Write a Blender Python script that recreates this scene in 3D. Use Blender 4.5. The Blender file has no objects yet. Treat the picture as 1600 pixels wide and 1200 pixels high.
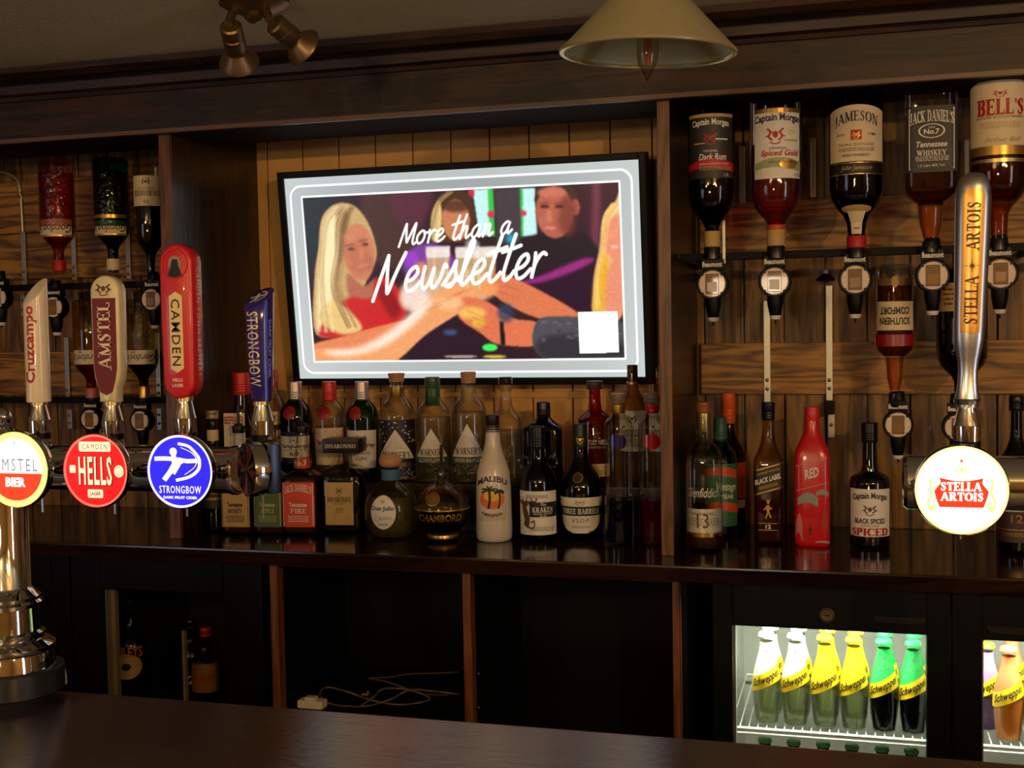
import bpy, bmesh, math, random
import numpy as np
from mathutils import Vector, Matrix
random.seed(7)
S = bpy.context.scene
COL = S.collection
PI = math.pi

# ------------------------------------------------------------------ camera, exposure, lights
F = 1885.0
EYE = Vector((0, 0, 1.6))
YAW, PITCH, ROLL = math.radians(15.85), math.radians(2.67), -0.017
RM = Matrix.Rotation(YAW, 3, 'Z') @ Matrix.Rotation(PI/2 - PITCH, 3, 'X') @ Matrix.Rotation(ROLL, 3, 'Z')
cd = bpy.data.cameras.new('camera'); cam = bpy.data.objects.new('camera', cd); COL.objects.link(cam)
cam.matrix_world = Matrix.Translation(EYE) @ RM.to_4x4()
cd.sensor_width = 36; cd.lens = F/1600*36; cd.clip_start = .02
S.camera = cam
vs = S.view_settings; vs.view_transform = 'Standard'; vs.look = 'None'; vs.gamma = 1; vs.exposure = 0; vs.use_curve_mapping = False
cy = S.cycles; cy.max_bounces = 8; cy.diffuse_bounces = 3; cy.glossy_bounces = 5; cy.transmission_bounces = 6
cy.transparent_max_bounces = 40; cy.caustics_reflective = False; cy.caustics_refractive = False; cy.sample_clamp_indirect = 4

w = bpy.data.worlds.new('world'); S.world = w; w.use_nodes = True
w.node_tree.nodes['Background'].inputs[0].default_value = (1, .75, .5, 1)
w.node_tree.nodes['Background'].inputs[1].default_value = .02

def light(name, kind, loc, power, color, size=.03, aim=None, sizey=None, spread=None):
    l = bpy.data.lights.new(name, kind); l.energy = power; l.color = color
    if kind == 'AREA':
        l.size = size
        if sizey: l.shape = 'RECTANGLE'; l.size_y = sizey
        if spread: l.spread = spread
    else: l.shadow_soft_size = size
    o = bpy.data.objects.new(name, l); COL.objects.link(o); o.location = loc
    if aim is not None: o.rotation_euler = (Vector(aim)-Vector(loc)).to_track_quat('-Z', 'Y').to_euler()
    return o
WARM = (1, .60, .23)
LAMPS = [((1.0, -.55, 2.12), 64), ((.70, -.95, 2.12), 10), ((-1.0, -.9, 2.12), 17), ((-1.7, -1.3, 2.12), 16), ((1.75, -1.2, 2.12), 14)]
for i, (p, e) in enumerate(LAMPS):
    light('bulb_light', 'POINT', (p[0], p[1], p[2]-.04), e, WARM, .024)
for dx_, dy_, dz_ in ((.17, .04, .02), (-.2, .1, .0), (.3, -.12, .04), (-.34, -.1, .03)):
    light('small_bulb_light', 'POINT', (1.0+dx_, -.55+dy_, 2.06+dz_*.5), 4, WARM, .014)
light('daylight', 'AREA', (-3.3, -1.0, 1.45), 7, (.75, .85, 1), 1.0, (0, 2, 1.3), 1.2)
light('daylight', 'AREA', (2.3, .3, 1.45), 8, (.8, .86, 1), .3, (0, 1.6, 1.3), 1.2)
light('added_ceiling_fill', 'AREA', (-.6, -2.6, 1.75), 17, (1, .84, .55), .5, (-.6, -1.6, 2.19), .3)  # unseen fill added behind the camera to brighten the ceiling

# ------------------------------------------------------------------ pixel helpers (reference frame 1600x1200)
def ray(px, py): return RM @ Vector(((px-800)/F, -(py-600)/F, -1))
def P(px, py, Y):
    r = ray(px, py); return EYE + r*((Y-EYE.y)/r.y)
def PZ(px, py, z):
    r = ray(px, py); return EYE + r*((z-EYE.z)/r.z)
FWD = RM @ Vector((0, 0, -1))
def mpp(v): return (Vector(v)-EYE).dot(FWD)/F

# ------------------------------------------------------------------ materials
M = {}
def srgb(r, g, b): return tuple(((c/255)/12.92 if c/255 <= .04045 else ((c/255+.055)/1.055)**2.4) for c in (r, g, b))
def newmat(name):
    m = bpy.data.materials.new(name); m.use_nodes = True; M[name] = m
    return m, m.node_tree.nodes, m.node_tree.links
def pmat(name, rgb, rough=.5, metal=0, emit=0, coat=0, bump=0, bscale=60, ecol=None):
    if name in M: return M[name]
    m, n, l = newmat(name); b = n['Principled BSDF']
    c = (*srgb(*rgb), 1)
    b.inputs['Base Color'].default_value = c; b.inputs['Roughness'].default_value = rough
    b.inputs['Metallic'].default_value = metal; b.inputs['Coat Weight'].default_value = coat
    if emit:
        b.inputs['Emission Color'].default_value = (*srgb(*(ecol or rgb)), 1); b.inputs['Emission Strength'].default_value = emit
    if not emit:
        tc = n.new('ShaderNodeTexCoord'); t = n.new('ShaderNodeTexNoise'); t.inputs['Scale'].default_value = bscale
        l.new(tc.outputs['Object'], t.inputs['Vector'])
        hs = n.new('ShaderNodeHueSaturation'); hs.inputs['Color'].default_value = c
        mr = n.new('ShaderNodeMapRange'); mr.inputs[3].default_value = .9; mr.inputs[4].default_value = 1.1
        l.new(t.outputs['Fac'], mr.inputs[0]); l.new(mr.outputs[0], hs.inputs['Value']); l.new(hs.outputs[0], b.inputs['Base Color'])
        if bump:
            bp = n.new('ShaderNodeBump'); bp.inputs['Strength'].default_value = bump; bp.inputs['Distance'].default_value = .002
            l.new(t.outputs['Fac'], bp.inputs['Height']); l.new(bp.outputs[0], b.inputs['Normal'])
    return m
def wood(name, dark, lite, rough=.35, axis='X', scale=1, bump=.25, coat=0, rand=True, aniso=0, tight=1):
    m, n, l = newmat(name); b = n['Principled BSDF']
    tc = n.new('ShaderNodeTexCoord'); mp = n.new('ShaderNodeMapping')
    sc = {'X': (2.2, 22, 22), 'Z': (22, 22, 2.2), 'Y': (22, 2.2, 22)}[axis]
    mp.inputs['Scale'].default_value = [s*scale for s in sc]
    oi = n.new('ShaderNodeObjectInfo'); va = n.new('ShaderNodeVectorMath'); va.operation = 'ADD'
    vm = n.new('ShaderNodeVectorMath'); vm.operation = 'SCALE'; vm.inputs['Scale'].default_value = 3.0
    cmb = n.new('ShaderNodeCombineXYZ'); l.new(oi.outputs['Random'], cmb.inputs[0]); l.new(oi.outputs['Random'], cmb.inputs[1]); l.new(oi.outputs['Random'], cmb.inputs[2])
    l.new(cmb.outputs[0], vm.inputs[0]); l.new(tc.outputs['Object'], va.inputs[0]); l.new(vm.outputs[0], va.inputs[1])
    l.new(va.outputs[0], mp.inputs['Vector'])
    wv = n.new('ShaderNodeTexNoise'); wv.inputs['Scale'].default_value = .55; wv.inputs['Detail'].default_value = 3
    l.new(mp.outputs[0], wv.inputs['Vector'])
    mu = n.new('ShaderNodeMath'); mu.operation = 'MULTIPLY'; mu.inputs[1].default_value = 14*tight; l.new(wv.outputs['Fac'], mu.inputs[0])
    fr = n.new('ShaderNodeMath'); fr.operation = 'PINGPONG'; fr.inputs[1].default_value = 1; l.new(mu.outputs[0], fr.inputs[0])
    fine = n.new('ShaderNodeTexNoise'); fine.inputs['Scale'].default_value = 9; fine.inputs['Detail'].default_value = 4; l.new(mp.outputs[0], fine.inputs['Vector'])
    ad = n.new('ShaderNodeMath'); ad.operation = 'MULTIPLY_ADD'; ad.inputs[1].default_value = .55; l.new(fr.outputs[0], ad.inputs[0])
    m2 = n.new('ShaderNodeMath'); m2.operation = 'MULTIPLY'; m2.inputs[1].default_value = .5; l.new(fine.outputs['Fac'], m2.inputs[0]); l.new(m2.outputs[0], ad.inputs[2])
    cr = n.new('ShaderNodeValToRGB'); cr.color_ramp.elements[0].color = (*srgb(*dark), 1); cr.color_ramp.elements[1].color = (*srgb(*lite), 1)
    cr.color_ramp.elements[0].position = .2; cr.color_ramp.elements[1].position = .75
    l.new(ad.outputs[0], cr.inputs[0]); l.new(cr.outputs[0], b.inputs['Base Color'])
    b.inputs['Roughness'].default_value = rough; b.inputs['Coat Weight'].default_value = coat; b.inputs['Coat Roughness'].default_value = .12
    if bump:
        bp = n.new('ShaderNodeBump'); bp.inputs['Strength'].default_value = bump; bp.inputs['Distance'].default_value = .002
        l.new(ad.outputs[0], bp.inputs['Height']); l.new(bp.outputs[0], b.inputs['Normal'])
    return m
def glass(name, tint, edge=.45, rough=.02, ior=1.5, wob=0, spec=1.0, wscale=60, milk=0):
    """thin glass: tinted see-through sheet, darker where one looks along it, with a Fresnel gloss"""
    if name in M: return M[name]
    m, n, l = newmat(name); n.remove(n['Principled BSDF']); out = n['Material Output']
    tr = n.new('ShaderNodeBsdfTransparent'); gl = n.new('ShaderNodeBsdfGlossy'); mx = n.new('ShaderNodeMixShader')
    lw = n.new('ShaderNodeLayerWeight'); lw.inputs['Blend'].default_value = .22
    mc = n.new('ShaderNodeMix'); mc.data_type = 'RGBA'
    t = [c**.65 for c in srgb(*tint)]; mc.inputs[6].default_value = (*t, 1); mc.inputs[7].default_value = (*[c**1.3*(edge+.2) for c in t], 1)
    l.new(lw.outputs['Facing'], mc.inputs[0]); l.new(mc.outputs[2], tr.inputs[0])
    fr = n.new('ShaderNodeFresnel'); fr.inputs[0].default_value = ior
    gl.inputs['Roughness'].default_value = rough; gl.inputs[0].default_value = (spec, spec, spec, 1)
    if milk:
        df = n.new('ShaderNodeBsdfDiffuse'); df.inputs[0].default_value = (*[c for c in srgb(*tint)], 1); tl = n.new('ShaderNodeBsdfTranslucent'); tl.inputs[0].default_value = (*[c for c in srgb(*tint)], 1)
        m1 = n.new('ShaderNodeMixShader'); m2_ = n.new('ShaderNodeMixShader'); m2_.inputs[0].default_value = milk
        l.new(df.outputs[0], m1.inputs[1]); l.new(tl.outputs[0], m1.inputs[2]); l.new(tr.outputs[0], m2_.inputs[1]); l.new(m1.outputs[0], m2_.inputs[2]); body = m2_
    else: body = tr
    mn = n.new('ShaderNodeMath'); mn.operation = 'MINIMUM'; mn.inputs[1].default_value = .42
    l.new(fr.outputs[0], mn.inputs[0]); l.new(mn.outputs[0], mx.inputs[0]); l.new(body.outputs[0], mx.inputs[1]); l.new(gl.outputs[0], mx.inputs[2]); l.new(mx.outputs[0], out.inputs[0])
    if wob:
        tc = n.new('ShaderNodeTexCoord'); nz = n.new('ShaderNodeTexNoise'); nz.inputs['Scale'].default_value = wscale; l.new(tc.outputs['Object'], nz.inputs['Vector'])
        bp = n.new('ShaderNodeBump'); bp.inputs['Strength'].default_value = wob; bp.inputs['Distance'].default_value = .004
        l.new(nz.outputs['Fac'], bp.inputs['Height']); l.new(bp.outputs[0], gl.inputs['Normal']); l.new(bp.outputs[0], fr.inputs['Normal']); l.new(bp.outputs[0], lw.inputs['Normal'])
    return m

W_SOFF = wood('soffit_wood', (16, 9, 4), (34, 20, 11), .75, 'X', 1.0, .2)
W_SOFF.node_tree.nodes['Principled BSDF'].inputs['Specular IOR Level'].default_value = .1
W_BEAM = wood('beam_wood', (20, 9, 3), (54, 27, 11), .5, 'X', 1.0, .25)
W_DARK = wood('dark_wood', (24, 12, 6), (48, 26, 14), .3, 'Z', 1.0, .2)
W_PLANK = wood('plank_wood', (60, 38, 14), (142, 100, 44), .5, 'Z', 1.0, .35)
W_BOARD = wood('board_wood', (76, 46, 15), (178, 126, 54), .5, 'X', 1.2, .5, tight=1.3)
W_FRAME = wood('frame_wood', (70, 36, 16), (120, 66, 30), .5, 'Z', 1.5, .3)
W_POST = wood('post_wood', (70, 40, 20), (120, 72, 38), .4, 'Z', 1.5, .2)
W_TOP = wood('worktop_wood', (24, 11, 7), (46, 24, 15), .12, 'X', 1.0, .04)
W_BAR = wood('bar_top_wood', (26, 10, 6), (46, 20, 12), .27, 'X', 5.0, .2)
b_ = W_BAR.node_tree.nodes['Principled BSDF']; b_.inputs['Anisotropic'].default_value = 1.0; b_.inputs['Roughness'].default_value = .2; b_.inputs['IOR'].default_value = 3.8
_t = W_BAR.node_tree.nodes.new('ShaderNodeCombineXYZ'); _t.inputs[1].default_value = 1; W_BAR.node_tree.links.new(_t.outputs[0], b_.inputs['Tangent'])
CREAM_P = pmat('cream_paint', (222, 168, 98), .6, bump=.15, bscale=25)
CEIL = pmat('ceiling_paint', (222, 212, 172), .85, bump=.4, bscale=90)
BLACKWALL = pmat('black_laminate', (6, 6, 6), .5)
CHROME = pmat('chrome', (222, 222, 222), .045, 1)
SATIN = pmat('satin_steel', (190, 192, 196), .28, 1)
ALU = pmat('aluminium', (176, 172, 160), .38, .75)
BRASS = pmat('brass', (206, 180, 116), .3, .9, bump=.03)
BRASS_IN = pmat('brushed_brass_inside', (226, 228, 184), .35, .1)
BRONZE = pmat('antique_bronze', (128, 104, 76), .38, .85)
BLK = pmat('black_plastic', (7, 7, 8), .4)
BLKM = pmat('black_matt', (9, 9, 9), .6)
RUB = pmat('black_rubber', (30, 30, 34), .35)
WHT = pmat('white_plastic', (226, 218, 206), .4)
PAPER = pmat('cream_paper', (226, 206, 170), .6)
PAPERW = pmat('white_paper', (232, 226, 214), .6)
PAPERT = pmat('tan_paper', (190, 156, 92), .55)
GOLD = pmat('gold_foil', (204, 160, 74), .3, .8)
INK = pmat('black_ink', (16, 12, 12), .5)
INKB = pmat('brown_ink', (92, 60, 34), .5)
INKR = pmat('red_ink', (176, 26, 22), .5)
INKN = pmat('navy_ink', (24, 30, 62), .5)
INKW = pmat('white_ink', (235, 228, 214), .5)
INKG = pmat('grey_ink', (120, 108, 92), .6)
INKGR = pmat('green_ink', (40, 74, 36), .5)
CORK = pmat('cork', (186, 140, 98), .8, bump=.6, bscale=220)
CAPS = pmat('silver_cap', (196, 178, 158), .3, .7)
CAPR = pmat('red_cap', (196, 42, 30), .35, .2)
CAPG = pmat('green_cap', (44, 86, 40), .4)
CAPK = pmat('black_cap', (16, 14, 14), .3)
CAPGR = pmat('grey_cap', (128, 112, 98), .45)

for _m in (BLK, BLKM, BLACKWALL): _m.node_tree.nodes['Principled BSDF'].inputs['Specular IOR Level'].default_value = .18
BRASS_P = pmat('pale_brushed_brass', (236, 226, 178), .27, .75)
# ------------------------------------------------------------------ mesh helpers
class MB:
    def __init__(s): s.v = []; s.f = []; s.m = []; s.mats = []
    def mi(s, m):
        if m not in s.mats: s.mats.append(m)
        return s.mats.index(m)
    def add(s, verts, faces, m):
        o = len(s.v); s.v += [tuple(v) for v in verts]; k = s.mi(m)
        for f in faces: s.f.append(tuple(i+o for i in f)); s.m.append(k)
    def box(s, x0, x1, y0, y1, z0, z1, m, bev=0):
        if bev:
            b = min(bev, (x1-x0)*.45, (y1-y0)*.45, (z1-z0)*.45)
            bm = bmesh.new(); bmesh.ops.create_cube(bm, size=1)
            for v in bm.verts: v.co = Vector(((x0+x1)/2+v.co.x*(x1-x0), (y0+y1)/2+v.co.y*(y1-y0), (z0+z1)/2+v.co.z*(z1-z0)))
            bmesh.ops.bevel(bm, geom=bm.edges[:], offset=b, segments=2, affect='EDGES', profile=.7)
            bm.verts.ensure_lookup_table(); bm.verts.index_update()
            s.add([v.co for v in bm.verts], [[v.index for v in f.verts] for f in bm.faces], m); bm.free(); return
        v = [(x, y, z) for x in (x0, x1) for y in (y0, y1) for z in (z0, z1)]
        s.add(v, [(0, 1, 3, 2), (4, 6, 7, 5), (0, 4, 5, 1), (2, 3, 7, 6), (0, 2, 6, 4), (1, 5, 7, 3)], m)
    def rings(s, rings, m, cap0=True, cap1=True, closed=True):
        """rings: list of equal-length point lists"""
        k = len(rings[0]); v = [p for r in rings for p in r]; f = []
        for i in range(len(rings)-1):
            for j in range(k if closed else k-1):
                a = i*k+j; b = i*k+(j+1) % k; f.append((a, b, b+k, a+k))
        if cap0: f.append(tuple(range(k))[::-1])
        if cap1: f.append(tuple(range((len(rings)-1)*k, len(rings)*k)))
        s.add(v, f, m)
    def lathe(s, prof, m, seg=28, c=(0, 0, 0), axis='Z', cap0=True, cap1=True):
        R = []
        for z, r in prof:
            ring = []
            for j in range(seg):
                a = 2*PI*j/seg; x, y = r*math.cos(a), r*math.sin(a)
                if axis == 'Z': p = (c[0]+x, c[1]+y, c[2]+z)
                elif axis == 'Y': p = (c[0]+x, c[1]+z, c[2]-y)
                else: p = (c[0]+z, c[1]+x, c[2]+y)
                ring.append(p)
            R.append(ring)
        s.rings(R, m, cap0, cap1)
    def tube(s, pts, r, m, seg=8):
        pts = [Vector(p) for p in pts]; R = []
        up = Vector((0, 0, 1))
        for i, p in enumerate(pts):
            t = (pts[min(i+1, len(pts)-1)]-pts[max(i-1, 0)]).normalized()
            a = t.cross(up)
            if a.length < .05: a = t.cross(Vector((0, 1, 0)))
            a.normalize(); b = t.cross(a)
            rr = r[i] if isinstance(r, (list, tuple)) else r
            R.append([p+a*math.cos(2*PI*j/seg)*rr+b*math.sin(2*PI*j/seg)*rr for j in range(seg)])
        s.rings(R, m)
    def plate(s, out, y0, y1, m, bev=.002):
        """outline in XZ extruded from y0 (front) to y1 with a bevelled front edge"""
        def inset(o, d):
            k = len(o); r = []
            area = sum(o[i][0]*o[(i+1) % k][1]-o[(i+1) % k][0]*o[i][1] for i in range(k)); sg = 1 if area > 0 else -1
            for i in range(k):
                p, q, t = Vector(o[i-1]), Vector(o[i]), Vector(o[(i+1) % k])
                e1 = (q-p).normalized(); e2 = (t-q).normalized()
                n = Vector((-(e1+e2).y, (e1+e2).x)) * sg
                n = n.normalized() if n.length > 1e-6 else Vector((0, 0))
                r.append((q.x+n.x*d, q.y+n.y*d))
            return r
        i1 = inset(out, bev*.3); i2 = inset(out, bev)
        R = [[(x, y0, z) for x, z in i2], [(x, y0+bev*.3, z) for x, z in i1], [(x, y0+bev, z) for x, z in out],
             [(x, y1-bev, z) for x, z in out], [(x, y1, z) for x, z in i2]]
        s.rings(R, m)
        return i2
    def build(s, name, parent=None, smooth=False, loc=None, angle=35):
        me = bpy.data.meshes.new(name); me.from_pydata(s.v, [], s.f)
        for m in s.mats: me.materials.append(m)
        me.polygons.foreach_set('material_index', s.m)
        if smooth:
            me.polygons.foreach_set('use_smooth', [True]*len(s.f))
        bm = bmesh.new(); bm.from_mesh(me); bmesh.ops.recalc_face_normals(bm, faces=bm.faces[:]); 
        if smooth:
            for e in bm.edges:
                if len(e.link_faces) == 2 and e.calc_face_angle(0) > math.radians(angle): e.smooth = False
        bm.to_mesh(me); bm.free(); me.update()
        o = bpy.data.objects.new(name, me); COL.objects.link(o)
        if parent: o.parent = parent
        if loc is not None: o.location = loc
        return o
def thing(name, label, cat, loc=(0, 0, 0), rot=(0, 0, 0), group=None):
    o = bpy.data.objects.new(name, None); COL.objects.link(o); o.empty_display_size = .02
    o.location = loc; o.rotation_euler = rot; o['label'] = label; o['category'] = cat
    if group: o['group'] = group
    return o
def tag(o, label, cat, group=None):
    o['label'] = label; o['category'] = cat
    if group: o['group'] = group
    return o
def struct(o, label=None):
    o['kind'] = 'structure'
    if label: o['label'] = label
    return o
def dup(root, loc, label, rot=None, group=None, name=None):
    r = root.copy(); COL.objects.link(r); r.location = loc; r['label'] = label
    if rot is not None: r.rotation_euler = rot
    if group: r['group'] = group
    if name: r.name = name
    for ch in list(root.children):
        c = ch.copy(); COL.objects.link(c); c.parent = r
        for g in list(ch.children):
            d = g.copy(); COL.objects.link(d); d.parent = c
    return r
def catmull(pts, sub=5, closed=False):
    pts = [Vector(p) for p in pts]; n = len(pts); r = []
    for i in range(n if closed else n-1):
        p0, p1, p2, p3 = (pts[(i-1) % n] if closed or i else pts[0]), pts[i], pts[(i+1) % n], (pts[(i+2) % n] if closed or i+2 < n else pts[-1])
        for k in range(sub):
            t = k/sub
            r.append(.5*((2*p1)+(p2-p0)*t+(2*p0-5*p1+4*p2-p3)*t*t+(3*p1-p0-3*p2+p3)*t**3))
    if not closed: r.append(pts[-1])
    return r

# ------------------------------------------------------------------ lettering
def arc(cx, cy, rx, ry, a0, a1, n=10): return [(cx+rx*math.cos(math.radians(a0+(a1-a0)*i/n)), cy+ry*math.sin(math.radians(a0+(a1-a0)*i/n))) for i in range(n+1)]
TK, TN = .19, .085
SER = {  # width, thick strokes, thin strokes, foot/head serifs (x,y), vertical ticks (x,y0,y1)
 'A': (.86, [[(.43, 1), (.75, 0)]], [[(.11, 0), (.43, 1)], [(.22, .34), (.62, .34)]], [(.11, 0), (.75, 0)], []),
 'B': (.68, [[(.16, 0), (.16, 1)], arc(.36, .27, .2, .23, -80, 80), arc(.36, .76, .17, .2, -80, 80)], [[(.05, .04), (.4, .04)], [(.05, .96), (.38, .96)], [(.16, .52), (.4, .52)]], [(.1, 0), (.1, 1)], []),
 'C': (.74, [arc(.42, .5, .32, .46, 110, 250)], [arc(.42, .5, .32, .46, 45, 110), arc(.42, .5, .32, .46, 250, 315)], [], [(.68, .66, .98), (.68, .02, .2)]),
 'D': (.8, [[(.16, 0), (.16, 1)], arc(.34, .5, .34, .44, -70, 70)], [[(.05, .04), (.45, .04)], [(.05, .96), (.45, .96)]], [(.1, 0), (.1, 1)], []),
 'E': (.66, [[(.16, 0), (.16, 1)]], [[(.05, .04), (.6, .04)], [(.05, .96), (.58, .96)], [(.16, .52), (.45, .52)]], [(.1, 0), (.1, 1)], [(.6, 0, .26), (.58, .76, 1), (.46, .4, .64)]),
 'F': (.62, [[(.16, 0), (.16, 1)]], [[(.05, .96), (.58, .96)], [(.16, .5), (.45, .5)]], [(.16, 0), (.1, 1)], [(.58, .74, 1), (.46, .38, .62)]),
 'G': (.8, [arc(.42, .5, .32, .46, 110, 250), [(.66, .02), (.66, .42)]], [arc(.42, .5, .32, .46, 45, 110), arc(.42, .5, .32, .46, 250, 315)], [(.64, .42)], [(.68, .68, .98)]),
 'H': (.82, [[(.16, 0), (.16, 1)], [(.66, 0), (.66, 1)]], [[(.16, .52), (.66, .52)]], [(.16, 0), (.16, 1), (.66, 0), (.66, 1)], []),
 'I': (.36, [[(.18, 0), (.18, 1)]], [], [(.18, 0), (.18, 1)], []),
 'J': (.5, [[(.3, .2), (.3, 1)]], [arc(.16, .2, .14, .2, -150, 0)], [(.3, 1)], []),
 'K': (.8, [[(.16, 0), (.16, 1)], [(.3, .55), (.68, 0)]], [[(.16, .36), (.62, 1)]], [(.16, 0), (.16, 1), (.68, 0), (.62, 1)], []),
 'L': (.62, [[(.16, 0), (.16, 1)]], [[(.05, .04), (.58, .04)]], [(.1, 0), (.16, 1)], [(.58, 0, .28)]),
 'M': (1.0, [[(.16, 1), (.5, .06)], [(.84, 0), (.84, 1)]], [[(.16, 0), (.16, 1)], [(.5, .06), (.84, 1)]], [(.16, 0), (.12, 1), (.84, 0), (.86, 1)], []),
 'N': (.86, [[(.14, 1), (.7, 0)]], [[(.16, 0), (.16, 1)], [(.7, 0), (.7, 1)]], [(.16, 0), (.1, 1), (.7, 1)], []),
 'O': (.82, [arc(.41, .5, .31, .46, 125, 235), arc(.41, .5, .31, .46, -55, 55)], [arc(.41, .5, .31, .46, 55, 125), arc(.41, .5, .31, .46, 235, 305)], [], []),
 'P': (.66, [[(.16, 0), (.16, 1)], arc(.36, .72, .2, .24, -80, 80)], [[(.05, .96), (.4, .96)], [(.16, .48), (.4, .48)]], [(.16, 0), (.1, 1)], []),
 'R': (.76, [[(.16, 0), (.16, 1)], arc(.36, .74, .19, .22, -80, 80), [(.36, .5), (.64, 0)]], [[(.05, .96), (.4, .96)], [(.16, .52), (.4, .52)]], [(.16, 0), (.1, 1), (.66, 0)], []),
 'S': (.6, [catmull([(.2, .86), (.14, .72), (.3, .54), (.44, .4), (.44, .2)], 4)], [catmull([(.5, .78), (.42, .94), (.28, .96), (.17, .84)], 4), catmull([(.46, .2), (.36, .05), (.22, .03), (.1, .22)], 4)], [], [(.5, .7, .98), (.1, .02, .3)]),
 'T': (.72, [[(.36, 0), (.36, 1)]], [[(.05, .96), (.67, .96)]], [(.36, 0)], [(.06, .72, 1), (.66, .72, 1)]),
 'U': (.8, [[(.16, .3), (.16, 1)]], [arc(.38, .3, .22, .28, 180, 360), [(.62, .3), (.62, 1)]], [(.16, 1), (.62, 1)], []),
 'V': (.82, [[(.1, 1), (.41, 0)]], [[(.41, 0), (.72, 1)]], [(.12, 1), (.7, 1)], []),
 'W': (1.1, [[(.1, 1), (.34, 0)], [(.52, 1), (.76, 0)]], [[(.34, 0), (.55, 1)], [(.76, 0), (1, 1)]], [(.12, 1), (.98, 1)], []),
 'Y': (.8, [[(.1, 1), (.4, .45)], [(.4, 0), (.4, .5)]], [[(.4, .45), (.7, 1)]], [(.12, 1), (.68, 1), (.4, 0)], []),
}
def ribbon(pts, th, V, Fc, ox=0):
    pts = [Vector((p[0], p[1])) for p in pts]; o = len(V); k = len(pts)
    for i, p in enumerate(pts):
        t = (pts[min(i+1, k-1)]-pts[max(i-1, 0)]); t = t.normalized() if t.length else Vector((1, 0))
        n = Vector((-t.y, t.x))*th/2
        V.append((p.x+n.x+ox, p.y+n.y)); V.append((p.x-n.x+ox, p.y-n.y))
    for i in range(k-1): Fc.append((o+2*i, o+2*i+1, o+2*i+3, o+2*i+2))
def quad2(x0, x1, y0, y1, V, Fc):
    o = len(V); V += [(x0, y0), (x1, y0), (x1, y1), (x0, y1)]; Fc.append((o, o+1, o+2, o+3))
_tc = {}
def bfont(text, shear=0, off=0, space=1):
    c = bpy.data.curves.new('t', 'FONT'); c.body = text; c.shear = shear; c.offset = off; c.resolution_u = 2; c.space_character = space
    o = bpy.data.objects.new('t', c); COL.objects.link(o)
    dg = bpy.context.evaluated_depsgraph_get(); me = bpy.data.meshes.new_from_object(o.evaluated_get(dg))
    V = [(v.co.x, v.co.y) for v in me.vertices]; Fc = [tuple(p.vertices) for p in me.polygons]
    bpy.data.meshes.remove(me); bpy.data.objects.remove(o); bpy.data.curves.remove(c)
    return V, Fc
def text2d(text, style='s'):
    """glyph outlines scaled to a unit box centred on 0"""
    k = (text, style)
    if k in _tc: return _tc[k]
    if style in ('f', 'F') and all(ch in SER or ch in " '" for ch in text):
        V, Fc = [], []; x = 0; kk = 1.25 if style == 'F' else .95
        for ch in text:
            if ch == ' ': x += .45; continue
            if ch == "'":
                quad2(x+.05, x+.17, .72, 1, V, Fc); x += .22; continue
            g = SER[ch]
            for s in g[1]: ribbon(s, TK*kk, V, Fc, x)
            for s in g[2]: ribbon(s, TN*kk, V, Fc, x)
            for sx, sy in g[3]: quad2(x+sx-.17, x+sx+.17, sy-(.07 if sy > .3 else 0), sy+(0 if sy > .3 else .07), V, Fc)
            for sx, a, b in g[4]: quad2(x+sx-.035, x+sx+.035, a, b, V, Fc)
            x += g[0]+.06
        lo_y, hi_y = 0, 1
    else:
        V, Fc = bfont(text, .35 if style == 'c' else .25 if style == 'i' else 0, {'W': .004, 'H': .02, 'b': .028, 'B': .045, 'i': .02, 'c': .004}.get(style, 0), 1.35 if style == 'w' else 1.16 if style in 'WH' else 1)
        lo_y, hi_y = min(v[1] for v in V), max(v[1] for v in V)
    x0, x1 = min(v[0] for v in V), max(v[0] for v in V)
    V = [((a-x0)/(x1-x0)-.5, (b-lo_y)/(hi_y-lo_y)-.5) for a, b in V]
    _tc[k] = (V, Fc); return _tc[k]
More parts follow.
